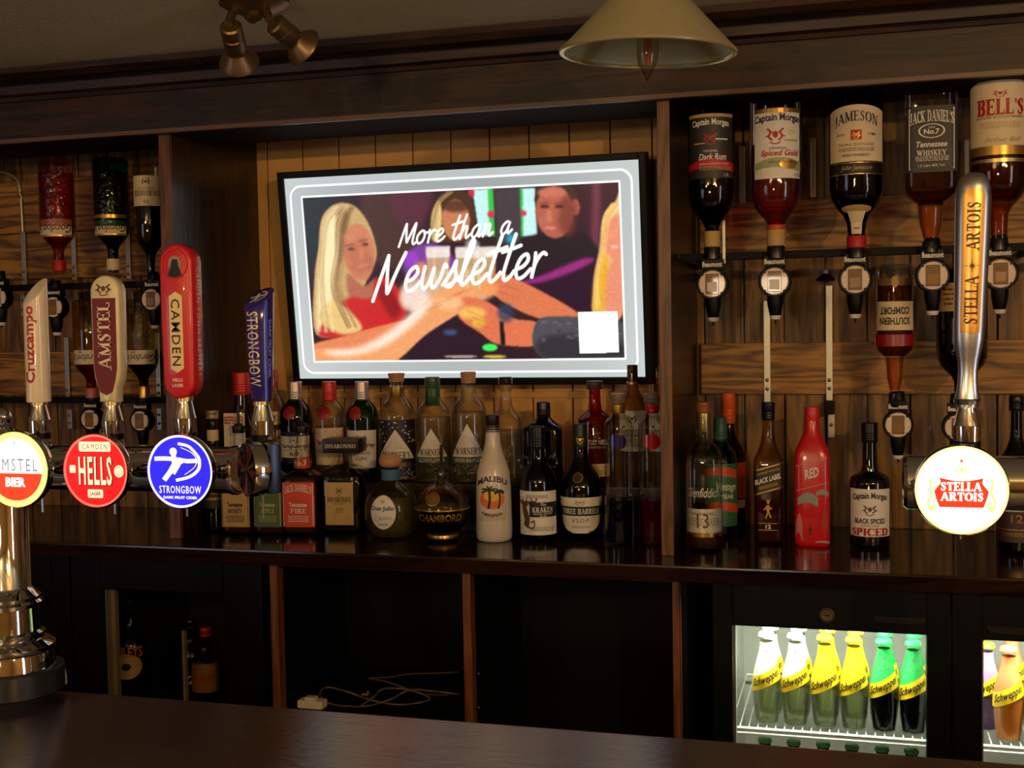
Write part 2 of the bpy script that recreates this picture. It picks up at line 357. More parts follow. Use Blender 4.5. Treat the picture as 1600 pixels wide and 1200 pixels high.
def shape2d(kind, n=20):
    if kind in ('rect', 'disc', 'tri', 'diamond'):
        nx, nz = 10, (2 if kind == 'rect' else 14); V = []
        for iz in range(nz+1):
            v = iz/nz
            if kind == 'disc': v = .5-.5*math.cos(PI*v)
            hw = {'rect': 1, 'disc': math.sqrt(max(0, 1-(2*v-1)**2)), 'tri': 1-v, 'diamond': 1-abs(2*v-1)}[kind]
            for ix in range(nx+1): V.append(((ix/nx-.5)*max(hw, .002), v-.5))
        return V, [(iz*(nx+1)+ix, iz*(nx+1)+ix+1, (iz+1)*(nx+1)+ix+1, (iz+1)*(nx+1)+ix) for iz in range(nz) for ix in range(nx)]
    if kind == 'ring':
        V = [(r*math.cos(2*PI*i/n), r*math.sin(2*PI*i/n)) for r in (.5, .44) for i in range(n)]
        return V, [(i, (i+1) % n, n+(i+1) % n, n+i) for i in range(n)]
    if kind == 'wave':
        V = []
        for i in range(13): u = i/12; V += [(u-.5, -.4+.2*math.sin(u*PI*1.2)), (u-.5, .2+.3*math.sin(u*PI*1.2-.4))]
        return V, [(2*i, 2*i+2, 2*i+3, 2*i+1) for i in range(12)]
    if kind == 'box':
        V, Fc = [], []
        quad2(-.5, .5, -.5, -.47, V, Fc); quad2(-.5, .5, .47, .5, V, Fc); quad2(-.5, -.48, -.5, .5, V, Fc); quad2(.48, .5, -.5, .5, V, Fc); return V, Fc
    if kind == 'figure':   # small standing or striding figure
        V, Fc = [], []
        ribbon([(-.05, .2), (0, -.1)], .26, V, Fc); ribbon([(0, -.1), (-.2, -.5)], .1, V, Fc); ribbon([(0, -.1), (.2, -.45)], .1, V, Fc)
        ribbon([(-.05, .15), (.3, 0)], .08, V, Fc); ribbon([(-.08, .12), (-.35, -.05)], .08, V, Fc)
        o = len(V); V += [(.0+.11*math.cos(2*PI*i/8), .36+.11*math.sin(2*PI*i/8)) for i in range(8)]; Fc.append(tuple(range(o, o+8))); quad2(-.18, .18, .43, .48, V, Fc)
        return V, Fc
    if kind == 'crest':
        V, Fc = [], []
        for s in (-1, 1):
            ribbon(catmull([(s*.15, -.3), (s*.35, -.1), (s*.25, .15), (s*.42, .35)], 3), .1, V, Fc); ribbon([(s*.3, 0), (s*.5, -.1)], .07, V, Fc); ribbon([(s*.28, .2), (s*.12, .1)], .07, V, Fc)
        o = len(V); V += [(.14*math.cos(2*PI*i/8), .02+.2*math.sin(2*PI*i/8)) for i in range(8)]; Fc.append(tuple(range(o, o+8)))
        ribbon(catmull([(-.28, -.4), (0, -.5), (.28, -.4)], 3), .07, V, Fc); return V, Fc
    if kind == 'star':
        V = []
        for i in range(16):
            r = .5 if i % 4 == 0 else (.3 if i % 2 == 0 else .07); V.append((r*math.sin(2*PI*i/16), r*math.cos(2*PI*i/16)))
        return V, [(0, 1, 15), (2, 3, 1), (4, 5, 3), (6, 7, 5), (8, 9, 7), (10, 11, 9), (12, 13, 11), (14, 15, 13), (1, 3, 5, 7, 9, 11, 13, 15)]
    if kind == 'lines':
        V, Fc = [], []; rnd = random.Random(5)
        for r in range(4):
            y = .5-.28*r; x = -.5+rnd.random()*.08
            while x < .44:
                wd = .03+rnd.random()*.09; quad2(x, min(x+wd, .5), y-.11, y, V, Fc); x += wd+.025
        return V, Fc
    if kind == 'blossom':
        V, Fc = [], []; rnd = random.Random(9)
        for _ in range(60):
            x, y, r = rnd.random()-.5, rnd.random()-.5, .012+.02*rnd.random(); o = len(V)
            V += [(x+r*math.cos(2*PI*i/5), y+r*1.1*math.sin(2*PI*i/5)) for i in range(5)]; Fc.append(tuple(range(o, o+5)))
        return V, Fc
    if kind == 'squid':
        V, Fc = [], []
        ribbon(catmull([(.05, -.42), (.12, -.2), (0, .05), (-.05, .3)], 4), .26, V, Fc)
        for a in range(6):
            s = -.5+a*.2; ribbon(catmull([(-.02, .1), (s*.6, .3), (s, .2+.1*(a % 2)), (s*1.1, .42)], 4), .05, V, Fc)
        ribbon(catmull([(.1, -.4), (.4, -.45), (.45, -.25), (.3, -.3)], 4), .05, V, Fc); return V, Fc
    if kind == 'palm':
        V, Fc = [], []
        for bx, s in ((-.1, 1), (.22, .6)):
            top = (bx+.02, .1+.18*s); ribbon(catmull([(bx-.02, -.42), (bx+.03, -.1), top], 4), .06*s+.02, V, Fc)
            for a in (-20, 20, 70, 110, 160, 200): 
                e = (top[0]+.28*s*math.cos(math.radians(a)), top[1]+.2*s*math.sin(math.radians(a))-.03); ribbon(catmull([top, ((top[0]+e[0])/2, (top[1]+e[1])/2+.05), e], 3), .06, V, Fc)
        return V, Fc
SHAPES = ('rect', 'disc', 'ring', 'tri', 'diamond', 'wave', 'box', 'figure', 'crest', 'star', 'lines', 'blossom', 'squid', 'palm')
def prints(mb, items, w, h, surf, flip=False, e0=.0006, de=.00015, tw=1):
    """items: (what, x, z, width, height, material, {opts}) as fractions of a w x h label; surf(x, z, e) gives the place on the thing"""
    for i, it in enumerate(items):
        what, fx, fz, fw, fh, m = it[:6]; o = it[6] if len(it) > 6 else {}
        if what[0] != '#' and not o.get('rot'): fw *= tw; fx *= tw
        V, Fc = shape2d(what[1:]) if what[0] == '#' else text2d(what, o.get('st', 's'))
        rot = o.get('rot', 0); pts = []
        for a, b in V:
            bend = o.get('bend', 0)*(1-4*a*a)
            x, z = a*fw*w, b*fh*h + bend*h + o.get('slant', 0)*a*fw*w
            if rot == 90: x, z = -b*fh*w, a*fw*h
            if rot == -90: x, z = b*fh*w, -a*fw*h
            x += fx*w; z += fz*h
            if flip: x, z = -x, -z
            pts.append(surf(x, z, e0+de*i))
        mb.add(pts, Fc, m)
def flatmap(x0, y, z0): return lambda x, z, e: (x0+x, y-e, z0+z)
# ------------------------------------------------------------------ the setting
ZC, ZB, YW, YD = 1.13, 1.043, 2.85, 2.43          # worktop height, bar height, rear wall, divider fronts
XL, XR = -2.6, 1.5
def wall_box(name, x0, x1, y0, y1, z0, z1, m, label=None):
    b = MB(); b.box(x0, x1, y0, y1, z0, z1, m); return struct(b.build(name), label)
ZCEIL = P(420, 55, 2.2).z
ZS = P(700, 174.5, 2.40).z                          # underside of the beam
wall_box('wall_rear', XL, XR, YW+.02, YW+.08, 0, ZCEIL, W_DARK)
wall_box('ceiling', -3.6, 2.7, -3, 3, ZCEIL, ZCEIL+.05, CEIL)
wall_box('floor', -3.6, 2.7, -3, 3, -.05, 0, pmat('floor_boards', (60, 44, 32), .5, bump=.2))
wall_box('wall_behind', -3.6, 2.7, -3.05, -3, 0, ZCEIL, pmat('dim_plaster', (150, 120, 84), .8))
wall_box('wall_left', -3.65, -3.6, -3, 3, 0, ZCEIL, M['dim_plaster'])
wall_box('wall_right', 2.7, 2.75, -3, 3, 0, ZCEIL, M['dim_plaster'])

# dividers
XDL = P(268, 400, YD).x; XDR = P(1047.5, 500, YD).x
def divider(name, x0, x1, label):
    b = MB(); b.box(x0, x1, YD+.012, YW+.02, ZC, ZS+.05, W_DARK); o = b.build(name)
    tag(o, label, 'panel')
    c = MB(); c.box(x0-.002, x1+.002, YD, YD+.012, ZC, ZS+.0, W_POST, .002); c.build('front_edge', o)
divider('divider_panel', XDL-.024, XDL, 'dark wooden upright panel left of the screen recess')
divider('divider_panel', XDR-.0215, XDR, 'dark wooden upright panel with lighter edge, right of the screen recess')

# overhead beam: front board, soffit, with cornice moulding above
YB = 2.40
zj = P(700, 107, YB).z
b = MB(); b.box(XL, XR, YB, YB+.03, ZS, ZCEIL, W_BEAM, .003)
ysb = PZ(700, 205, ZS).y
o = b.build('overhead_beam'); tag(o, 'long dark wooden beam running across above the screen and bottles', 'beam')
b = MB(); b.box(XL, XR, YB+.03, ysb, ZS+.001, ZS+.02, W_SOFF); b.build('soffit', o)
b = MB(); b.box(XL, XR, YB-.0015, YB+.012, ZS-.003, ZS+.006, pmat('beam_lip_highlight', (104, 80, 64), .35)); b.build('edge_highlight', o)  # paler strip stands for the highlight along the beam's lower edge
prof = [(0, zj), (.012, zj), (.016, zj+.008), (.03, zj+.012), (.034, zj+.03), (.05, zj+.05), (.055, zj+.055), (.06, zj+.064), (.085, zj+.078), (.09, zj+.086), (.10, zj+.088), (.105, ZCEIL-.022), (.125, ZCEIL-.012), (.13, ZCEIL), (0, ZCEIL)]
b = MB(); b.rings([[(x, YB-dy, z) for dy, z in prof] for x in (XL, XR)], W_BEAM)
struct(b.build('trim_1'), 'dark wooden cornice moulding along the top of the beam')

# side bays: vertical planks, horizontal boards
wr = bpy.data.objects['wall_rear']
def vplanks(x0, x1, pitch, z0, z1, y, m, off=0, gap=.004, th=.02, name='plank'):
    n = int((x1-x0)/pitch)+2
    for i in range(n):
        a, c = x0+off+(i-1)*pitch+gap/2, x0+off+i*pitch-gap/2
        a, c = max(a, x0), min(c, x1)
        if c-a < .006: continue
        b = MB(); b.box(0, c-a, 0, th, 0, z1-z0, m, .003); b.build(name, wr, loc=(a, y, z0))
xa = P(1163, 480, YW).x; pit = P(1226, 480, YW).x-xa
vplanks(XDR, XR, pit, ZC, ZS+.12, YW, W_PLANK, off=(xa-XDR) % pit)
vplanks(XL, XDL-.024, pit, ZC, ZS+.12, YW, W_PLANK, off=.03)
def hboard(x0, x1, z0, z1, y=YW-.022):
    b = MB(); b.box(0, x1-x0, 0, .022, 0, z1-z0, W_BOARD, .003); b.build('board', wr, loc=(x0, y, z0))
zr = lambda py, px=1250: P(px, py, YW-.02).z
for x0, x1 in ((XDR+.012, XR), (XL, XDL-.03)):
    hboard(x0, x1, zr(398), zr(312)); hboard(x0, x1, zr(616), zr(535))
zl = lambda py: P(120, py, YW-.02).z
hboard(XL, XDL-.03, zl(361), zl(278), YW-.026)
for px in (46, ):
    pass
# recess: cream panelling
bt = 1.2
vplanks(XDL, XDR-.0215, .1, ZC, ZS+.25, YW, CREAM_P, off=.03, gap=.003, th=.02, name='cream_panel')
zt = [P(760, py, YW-.01).z for py in (612, 622)]
b = MB(); b.box(XDL, XDR-.0215, YW-.008, YW, zt[1], zt[0], CREAM_P, .002); b.build('cream_rail', wr)

# back worktop, raised step
YF = PZ(970, 881, ZC).y
b = MB(); b.box(XL, XR, YF, YW+.02, ZC-.032, ZC, W_TOP, .004); o = b.build('back_worktop')
tag(o, 'long glossy dark wooden worktop under the spirit bottles', 'worktop')
zst = ZC+.109; YST = 2.645
b = MB(); b.box(XDL+.002, XDR-.024, YST, YW-.001, ZC, zst, W_DARK, .002); o = b.build('bottle_step')
tag(o, 'low dark wooden riser shelf under the rear row of bottles below the screen', 'shelf')

# front bar
YBE = PZ(1060, 1152, ZB).y
b = MB(); b.box(-3.2, 2.0, .95, YBE, ZB-.045, ZB, W_BAR, .006); o = b.build('bar_top'); tag(o, 'polished dark mahogany bar top across the foreground', 'bar')
b = MB(); b.box(-3.2, 2.0, 1.02, YBE-.05, 0, ZB-.045, W_DARK); b.build('bar_front', o)

# under-counter: fascia, open cabinet, fridges
YU = YF+.03
zf0 = P(742, 888, YU).z
b = MB(); b.box(XL, XR, YU+.01, YU+.03, zf0, ZC-.0325, pmat('dark_fascia', (30, 18, 14), .3)); o = b.build('worktop_fascia'); tag(o, 'thin dark rail directly under the rear worktop', 'rail')
xs = [P(px, 900, YU).x for px in (421, 433, 722, 735, 1050, 1061)]
cab = thing('open_cabinet', 'open black under-counter cabinet with thin brown wooden frame', 'cabinet', (0, 0, 0))
for k in (0, 2, 4):
    b = MB(); b.box(xs[k], xs[k+1], YU, YU+.03, .3, zf0, W_FRAME, .002); b.build('stile', cab)
b = MB(); b.box(xs[1], xs[4], YU+.001, YU+.03, zf0-.012, zf0-.001, W_FRAME, .001); b.build('top_rail', cab)
b = MB(); b.box(xs[0], xs[5], YU+.4, YU+.41, .3, ZC-.034, BLACKWALL); b.build('back_panel', cab)
b = MB(); b.box(xs[0]+.002, xs[5]-.002, YU+.03, YU+.4, .62, .64, BLACKWALL); b.build('cabinet_shelf', cab)
for x in (xs[0]-.01, xs[5]-.002):
    b = MB(); b.box(x, x+.012, YU+.035, YU+.4, .3, ZC-.034, BLACKWALL); b.build('side_panel', cab)
b = MB(); b.box(xs[2]+.005, xs[3]-.005, YU+.03, YU+.4, .3, ZC-.034, BLACKWALL); b.build('partition', cab)
for k, (a, c) in enumerate(((430, 1000), (742, 1052), (742, 1105), (430, 1085))):
    p = P(a+6, c, YU+.02); b = MB(); b.lathe([(0, .004), (-.006, .004), (-.008, .002)], CHROME, 10, tuple(p), 'Y'); b.build('shelf_pin', cab)

def fridge(label, pxl, pxr, wl, wr_, wt, lit, zbot=.25):
    """under-counter bottle cooler: outer pixels, window pixels"""
    yd = YU-.004
    X0, X1 = P(pxl, 980, yd).x, P(pxr, 980, yd).x
    Z1 = zf0-.005
    w0, w1 = P(wl, 1050, yd).x, P(wr_, 1050, yd).x
    zt = P((wl+wr_)/2, wt, yd).z; zb = zbot+.08
    f = thing('bottle_cooler', label, 'fridge', (0, 0, 0))
    inn = pmat('cooler_lining', (196, 196, 186), .45, .1, bump=.1) if lit else pmat('cooler_lining_shade', (44, 34, 24), .5)  # unlit coolers have their inner shade put into a darker lining colour
    b = MB(); yb = YW-.02; t = .02
    b.box(X0, X0+t, yd+.042, yb, zbot, Z1, inn); b.box(X1-t, X1, yd+.042, yb, zbot, Z1, inn)
    b.box(X0, X1, yd+.042, yb, Z1-.012, Z1, inn); b.box(X0, X1, yd+.042, yb, zbot, zbot+.02, inn); b.box(X0, X1, yb, yb+.012, zbot, Z1, inn); b.build('body', f)
    b = MB()
    b.box(X0+.001, w0, yd, yd+.035, zbot, Z1, BLK, .003); b.box(w1, X1-.001, yd, yd+.035, zbot, Z1, BLK, .003)
    b.box(w0, w1, yd, yd+.035, zt, Z1, BLK, .003); b.box(w0, w1, yd, yd+.035, zbot, zb, BLK, .003); d = b.build('door', f)
    b = MB(); b.box(w0, w1, yd+.016, yd+.02, zb, zt, glass('cooler_glass', (244, 246, 242), .9)); b.build('pane', d)
    b = MB(); b.box(w0, w0+.004, yd+.02, yd+.036, zb, zt, ALU); b.box(w0, w1, yd+.02, yd+.036, zt-.003, zt, ALU); b.build('spacer_bar', d)
    return f, w0, w1, zt, zb, yd
def wire_shelf(f, x0, x1, y0, y1, z):
    b = MB(); m = pmat('white_wire', (232, 232, 226), .35)
    b.tube([(x0, y0, z-.003), (x1, y0, z-.003)], .0032, m, 6); b.tube([(x0, y0+.01, z-.016), (x1, y0+.01, z-.016)], .002, m, 6)
    b.tube([(x0, y1, z-.003), (x1, y1, z-.003)], .003, m, 6)
    n = int((x1-x0)/.017)
    for i in range(n+1):
        x = x0+(x1-x0)*i/n; b.tube([(x, y0, z-.0016), (x, y1, z-.0016)], .0014, m, 4)
    b.build('wire_shelf', f)
F1, w0, w1, fzt, fzb, yd = fridge('black bottle cooler with brightly lit window of mixers and a door lock', 1112, 1486, 1145, 1448, 985, True)
zsh = P(1300, 1145, yd+.055).z
wire_shelf(F1, w0-.01, w1+.03, yd+.055, YW-.06, zsh)
wire_shelf(F1, w0-.01, w1+.03, yd+.055, YW-.06, zsh-.235)
b = MB(); p = P(1292, 961, yd); b.lathe([(0, .0145), (-.004, .0145), (-.006, .012), (-.004, .0105), (-.004, .007), (-.003, .0055)], BRONZE, 24, tuple(p), 'Y'); b.box(p.x-.004, p.x+.004, yd-.005, yd-.002, p.z-.0012, p.z+.0012, BLKM); b.build('lock', F1)
p = P(1405, 968, yd); b = MB(); b.plate([(p.x+dx, p.z+dz) for dx, dz in ((-.05, .006), (-.045, -.006), (-.02, -.009), (.02, -.009), (.045, -.006), (.05, .006))], yd-.004, yd+.004, pmat('handle_recess', (30, 24, 22), .3), .002); b.build('grip', F1)
F2, v0, v1, vzt, vzb, yd = fridge('second black bottle cooler at the right edge with an orange drink lit inside', 1487, 1700, 1535, 1690, 1004, True)
wire_shelf(F2, v0-.03, v1+.03, yd+.055, YW-.06, P(1570, 1165, yd+.055).z)
wire_shelf(F2, v0-.03, v1+.03, yd+.055, YW-.06, P(1570, 1165, yd+.055).z-.235)
p = P(1585, 985, yd); b = MB(); b.plate([(p.x+dx, p.z+dz) for dx, dz in ((-.05, .006), (-.045, -.006), (-.02, -.009), (.02, -.009), (.045, -.006), (.05, .006))], yd-.004, yd+.004, M['handle_recess'], .002); b.build('grip', F2)
F3, u0, u1, uzt, uzb, _ = fridge('unlit black bottle cooler on the left with dark bottles inside', 112, 411, 160, 352, 925, False)
b = MB(); b.box(u0, u0+.014, yd+.036, yd+.05, uzb, uzt, pmat('beige_strip', (150, 128, 104), .5)); b.build('door_seal', F3)
b = MB(); xm = (u0+u1)/2+.02; b.box(xm, xm+.006, yd+.05, yd+.062, uzb, uzt-.1, M['beige_strip']); b.build('inner_post', F3)
F4, t0, t1, _, _, _ = fridge('unlit black cooler behind the chrome beer font at the left edge', -240, 111, -200, 84, 930, False)
# strip lights inside the two lit coolers (they light the bottles in the photograph)
for a, c, zt_ in ((w0, w1, fzt), (v0, v1, vzt)):
    xm, wd = (a+c)/2, (c-a)
    b = MB(); b.box(a, c, yd+.044, yd+.06, zf0-.026, zf0-.018, pmat('strip_lamp', (240, 255, 236), .5, emit=3)); o = b.build('strip_lamp', F1 if a == w0 else F2)
    light('cooler_light', 'AREA', (xm, yd+.06, zf0-.03), 4.2, (.93, 1, .86), wd, (xm, yd+.18, 0), .03)
for f in (F3, F4):
    b = MB(); f_x = (u0, u1) if f is F3 else (t0, t1)
    b.box(f_x[0]-.02, f_x[1]+.02, yd+.06, YW-.03, .70, .706, M['cooler_lining_shade']); b.build('cooler_shelf', f)

# ------------------------------------------------------------------ television
def tvpt(px, py, t): return P(px, py, YTB-(YTB-YTT)*t)
YTB, YTT = 2.765, 2.70
q = {'tl': P(445, 270.5, YTT), 'tr': P(1024, 234, YTT), 'br': P(1019.5, 600, YTB), 'bl': P(459, 603, YTB)}
cxt = (q['bl'].x+q['br'].x)/2; Wt = ((q['tr'].x-q['tl'].x)+(q['br'].x-q['bl'].x))/2
zb_ = (q['bl'].z+q['br'].z)/2; zt_ = (q['tl'].z+q['tr'].z)/2
Ht = math.hypot(zt_-zb_, YTB-YTT); tilt = math.atan2(YTB-YTT, zt_-zb_)
tv = thing('television', 'black-framed flat television showing people clinking glasses, hung in the recess', 'television', (cxt, YTB, zb_), (tilt, 0, 0))
print('TV', Wt, Ht)
bz = .0165; bm_ = .017
b = MB(); hw = Wt/2
b.box(-hw, hw, .008, .05, 0, Ht, BLKM, .003)
b.box(-hw, -hw+bz, 0, .01, 0, Ht, BLK, .002); b.box(hw-bz, hw, 0, .01, 0, Ht, BLK, .002)
b.box(-hw+bz, hw-bz, 0, .01, Ht-bz, Ht, BLK, .002); b.box(-hw+bz, hw-bz, 0, .01, 0, bm_, BLK, .002); b.build('bezel', tv)
b = MB(); b.box(-.12, .12, .05, .062, .12, .4, BLKM); b.box(-.05, .05, .06, .075, .2, .35, BLKM); b.build('wall_bracket', tv)

# picture: colours worked out on a fine grid of the screen, stored per point
GW, GH = 560, 315
SRC = [(42, 157), (1492, 68), (1508, 965), (78, 975)]        # screen corners in the coordinates used to sketch the picture
A_, B_ = [], []
for (x, y), (u, v) in zip(SRC, ((0, 0), (1, 0), (1, 1), (0, 1))):
    A_.append([x, y, 1, 0, 0, 0, -u*x, -u*y]); B_.append(u); A_.append([0, 0, 0, x, y, 1, -v*x, -v*y]); B_.append(v)
hh = np.linalg.solve(np.array(A_, float), np.array(B_, float))
def uvof(x, y):
    d = hh[6]*x+hh[7]*y+1; return ((hh[0]*x+hh[1]*y+hh[2])/d*GW, (hh[3]*x+hh[4]*y+hh[5])/d*GH)
YY, XX = np.mgrid[0:GH, 0:GW].astype(float)
def inpoly(pts):
    r = np.zeros((GH, GW), bool); n = len(pts)
    for i in range(n):
        (x1, y1), (x2, y2) = pts[i], pts[(i+1) % n]
        if y1 == y2: continue
        c = ((y1 > YY) != (y2 > YY)) & (XX < (x2-x1)*(YY-y1)/(y2-y1)+x1); r ^= c
    return r.astype(float)
def blur(a, k):
    if k < 1: return a
    k = max(1, int(k*.6))
    for _ in range(2):
        for ax in (0, 1):
            p = np.pad(a, [(k, k) if i == ax else (0, 0) for i in range(a.ndim)], 'edge'); c = np.cumsum(p, ax)
            c = np.concatenate([np.zeros_like(np.take(c, [0], ax)), c], ax)
            n_ = a.shape[ax]; a = (np.take(c, range(2*k+1, 2*k+1+n_), ax)-np.take(c, range(0, n_), ax))/(2*k+1)
    return a
def seg(p, q_):
    (x1, y1), (x2, y2) = p, q_; dx, dy = x2-x1, y2-y1; L = dx*dx+dy*dy+1e-9
    t = np.clip(((XX-x1)*dx+(YY-y1)*dy)/L, 0, 1); return np.hypot(XX-x1-t*dx, YY-y1-t*dy)
def stroke(pts, th):
    d = np.full((GH, GW), 1e9)
    for a, c in zip(pts[:-1], pts[1:]): d = np.minimum(d, seg(a, c))
    return np.clip(th/2-d+.5, 0, 1)
IMG = np.zeros((GH, GW, 3))
def lay(mask, col, a=1.0):
    global IMG
    IMG = IMG*(1-mask[..., None]*a)+np.array(col, float)*mask[..., None]*a
def poly(pts, col, bl=1, a=1, sm=True):
    if sm: pts = [tuple(p) for p in catmull(pts, 5, True)]
    lay(blur(inpoly([uvof(*p) for p in pts]), bl), col, a)
def ell(cx, cy, rx, ry, col, bl=2, a=1, rot=0):
    c, s = math.cos(rot), math.sin(rot)
    poly([(cx+rx*math.cos(t)*c-ry*math.sin(t)*s, cy+rx*math.cos(t)*s+ry*math.sin(t)*c) for t in [i*PI/8 for i in range(16)]], col, bl, a, False)
# --- photograph on the screen
ell(760, 550, 900, 600, (44, 26, 36), 1)
poly([(360, 200), (560, 190), (600, 420), (500, 520), (380, 460)], (70, 44, 40), 8); poly([(480, 200), (640, 190), (600, 330), (500, 330)], (86, 40, 56), 8)
poly([(110, 235), (230, 225), (200, 400), (130, 520)], (26, 34, 38), 8)
poly([(805, 195), (880, 190), (885, 380), (830, 385)], (190, 236, 230), 3, sm=False); poly([(868, 190), (892, 190), (894, 385), (872, 385)], (50, 190, 70), 3, sm=False); ell(880, 295, 16, 14, (220, 40, 80), 2); ell(800, 210, 14, 18, (200, 40, 60), 3)
poly([(1000, 190), (1062, 185), (1068, 380), (1005, 385)], (190, 236, 232), 3, sm=False); poly([(996, 190), (1012, 190), (1010, 385), (998, 385)], (60, 200, 80), 3, sm=False); ell(1010, 290, 16, 12, (220, 50, 80), 2)
poly([(895, 190), (1000, 185), (1000, 400), (900, 420)], (66, 56, 64), 4, sm=False)
poly([(1240, 165), (1415, 155), (1415, 420), (1290, 430)], (58, 26, 40), 6); poly([(1300, 160), (1330, 160), (1320, 420), (1290, 420)], (110, 50, 70), 5)
# middle woman
poly([(640, 400), (632, 300), (670, 220), (740, 198), (800, 225), (815, 320), (800, 400)], (74, 44, 30), 3); poly([(636, 400), (636, 300), (668, 240), (680, 300), (664, 400)], (220, 190, 120), 3)
ell(735, 320, 58, 86, (196, 120, 84), 3); ell(735, 262, 60, 26, (70, 40, 28), 4, .8)
poly([(515, 520), (560, 430), (660, 420), (740, 520), (600, 620)], (120, 60, 150), 5); ell(550, 480, 30, 34, (150, 60, 190), 4); ell(590, 520, 30, 30, (210, 130, 90), 5)
# man
poly([(930, 560), (980, 420), (1090, 370), (1210, 360), (1320, 440), (1290, 620), (1000, 600)], (34, 24, 34), 4)
ell(1150, 235, 92, 74, (56, 40, 36), 3); ell(1140, 285, 78, 108, (176, 92, 74), 3); ell(1225, 265, 20, 34, (176, 84, 66), 3); ell(1195, 300, 36, 90, (110, 50, 44), 8, .7); ell(1120, 350, 26, 6, (214, 150, 134), 2, .7); ell(1100, 262, 18, 7, (70, 34, 30), 2); ell(1160, 262, 18, 7, (70, 34, 30), 2); ell(1118, 300, 12, 26, (204, 120, 96), 3, .7); ell(1130, 205, 60, 20, (196, 110, 90), 4)
poly([(950, 600), (1080, 545), (1290, 470), (1330, 560), (1280, 690), (1040, 640)], (40, 16, 40), 4); poly([(970, 580), (1080, 545), (1250, 475), (1300, 480), (1230, 520), (1090, 570)], (150, 40, 120), 4)
ell(960, 395, 20, 22, (40, 160, 190), 5)
# woman at right
poly([(1330, 440), (1340, 300), (1390, 240), (1412, 235), (1412, 700), (1290, 700)], (226, 196, 130), 3); poly([(1290, 690), (1305, 520), (1345, 440), (1360, 560), (1340, 690)], (230, 170, 40), 4); poly([(1355, 330), (1412, 300), (1412, 490), (1365, 470), (1340, 420)], (230, 140, 110), 4); ell(1385, 425, 16, 7, (240, 190, 170), 2); poly([(1360, 500), (1415, 500), (1415, 700), (1340, 690)], (226, 140, 110), 5)
# woman at left
poly([(150, 790), (150, 560), (175, 420), (190, 310), (250, 256), (320, 262), (370, 320), (400, 400), (405, 480), (350, 600), (300, 760)], (196, 160, 104), 3)
poly([(160, 780), (170, 560), (200, 420), (215, 330), (250, 300), (250, 440), (220, 620), (250, 760)], (244, 226, 176), 5); poly([(250, 280), (300, 300), (280, 400), (250, 500)], (130, 92, 60), 6, .8)
poly([(270, 420), (300, 350), (350, 340), (392, 400), (400, 480), (370, 560), (320, 560), (280, 500)], (202, 122, 88), 3); ell(305, 440, 15, 6, (60, 34, 30), 2); ell(362, 420, 14, 6, (60, 34, 30), 2); ell(352, 506, 26, 7, (226, 170, 150), 2, .8, -.3); ell(345, 455, 10, 24, (228, 150, 112), 3); poly([(285, 540), (350, 590), (400, 560), (390, 640), (300, 660)], (176, 100, 76), 4)
poly([(165, 800), (210, 700), (290, 640), (380, 640), (400, 560), (460, 560), (520, 660), (500, 740), (350, 790)], (196, 34, 34), 4); poly([(400, 600), (450, 590), (500, 680), (460, 720)], (130, 16, 26), 6, .8); poly([(160, 720), (230, 650), (340, 760), (250, 790)], (226, 190, 120), 4)
# glasses, hands and arms
poly([(500, 600), (560, 560), (700, 520), (860, 540), (860, 640), (700, 680), (520, 690)], (210, 160, 130), 6)
for gx in (660, 780, 850): poly([(gx-52, 440), (gx+48, 430), (gx+36, 620), (gx-40, 625)], (206, 170, 120), 3, .85, False); poly([(gx-50, 430), (gx+48, 424), (gx+46, 470), (gx-48, 476)], (230, 222, 214), 3, .9, False)
ell(800, 420, 30, 24, (190, 190, 190), 4, .7); ell(560, 640, 60, 50, (236, 214, 204), 8, .9)
poly([(520, 900), (580, 760), (760, 700), (900, 780), (1060, 860), (1060, 892), (520, 900)], (40, 20, 34), 6)
poly([(138, 830), (250, 800), (420, 752), (560, 720), (620, 700), (600, 760), (400, 850), (138, 870)], (224, 130, 84), 3)
poly([(140, 900), (150, 850), (330, 850), (470, 780), (560, 690), (680, 600), (800, 590), (820, 640), (740, 700), (600, 790), (500, 880), (440, 900)], (232, 156, 100), 3); poly([(180, 860), (330, 840), (470, 760), (560, 680), (640, 640), (560, 740), (420, 840), (260, 880)], (255, 236, 224), 8, .85)
poly([(860, 560), (930, 540), (1100, 620), (1230, 700), (1220, 740), (1060, 720), (900, 640)], (214, 116, 76), 3)
poly([(750, 640), (850, 650), (960, 720), (1060, 740), (1070, 830), (900, 830), (820, 780), (740, 720)], (216, 112, 76), 3); ell(790, 700, 60, 26, (240, 190, 90), 6, .9); poly([(905, 735), (920, 735), (926, 835), (908, 832)], (24, 16, 20), 1, 1, False)
ell(820, 740, 30, 20, (230, 180, 60), 4, .9); ell(860, 600, 40, 34, (232, 150, 90), 5); ell(700, 660, 60, 26, (244, 190, 140), 6, .8)
poly([(1060, 730), (1240, 715), (1415, 740), (1420, 885), (1080, 885)], (74, 74, 80), 3); poly([(1080, 800), (1300, 790), (1415, 830), (1420, 890), (1090, 890)], (44, 44, 52), 8)
ell(862, 842, 32, 16, (60, 240, 90), 3); ell(880, 880, 50, 7, (210, 180, 60), 3); ell(700, 780, 30, 12, (60, 110, 170), 4, .7); ell(930, 700, 34, 40, (50, 60, 90), 6, .8); ell(740, 880, 70, 6, (220, 200, 180), 2, .8)
_r = random.Random(11)
def streaks(path, spread, cols, n, th=1.2, a=.5):
    for i in range(n):
        o = (_r.random()-.5)*spread; o2 = (_r.random()-.5)*spread
        pts = [uvof(x+o+(o2-o)*k/(len(path)-1), y) for k, (x, y) in enumerate(path)]; lay(blur(stroke([tuple(p) for p in catmull(pts, 4)], th+_r.random()*1.5), 1), cols[i % len(cols)], a)
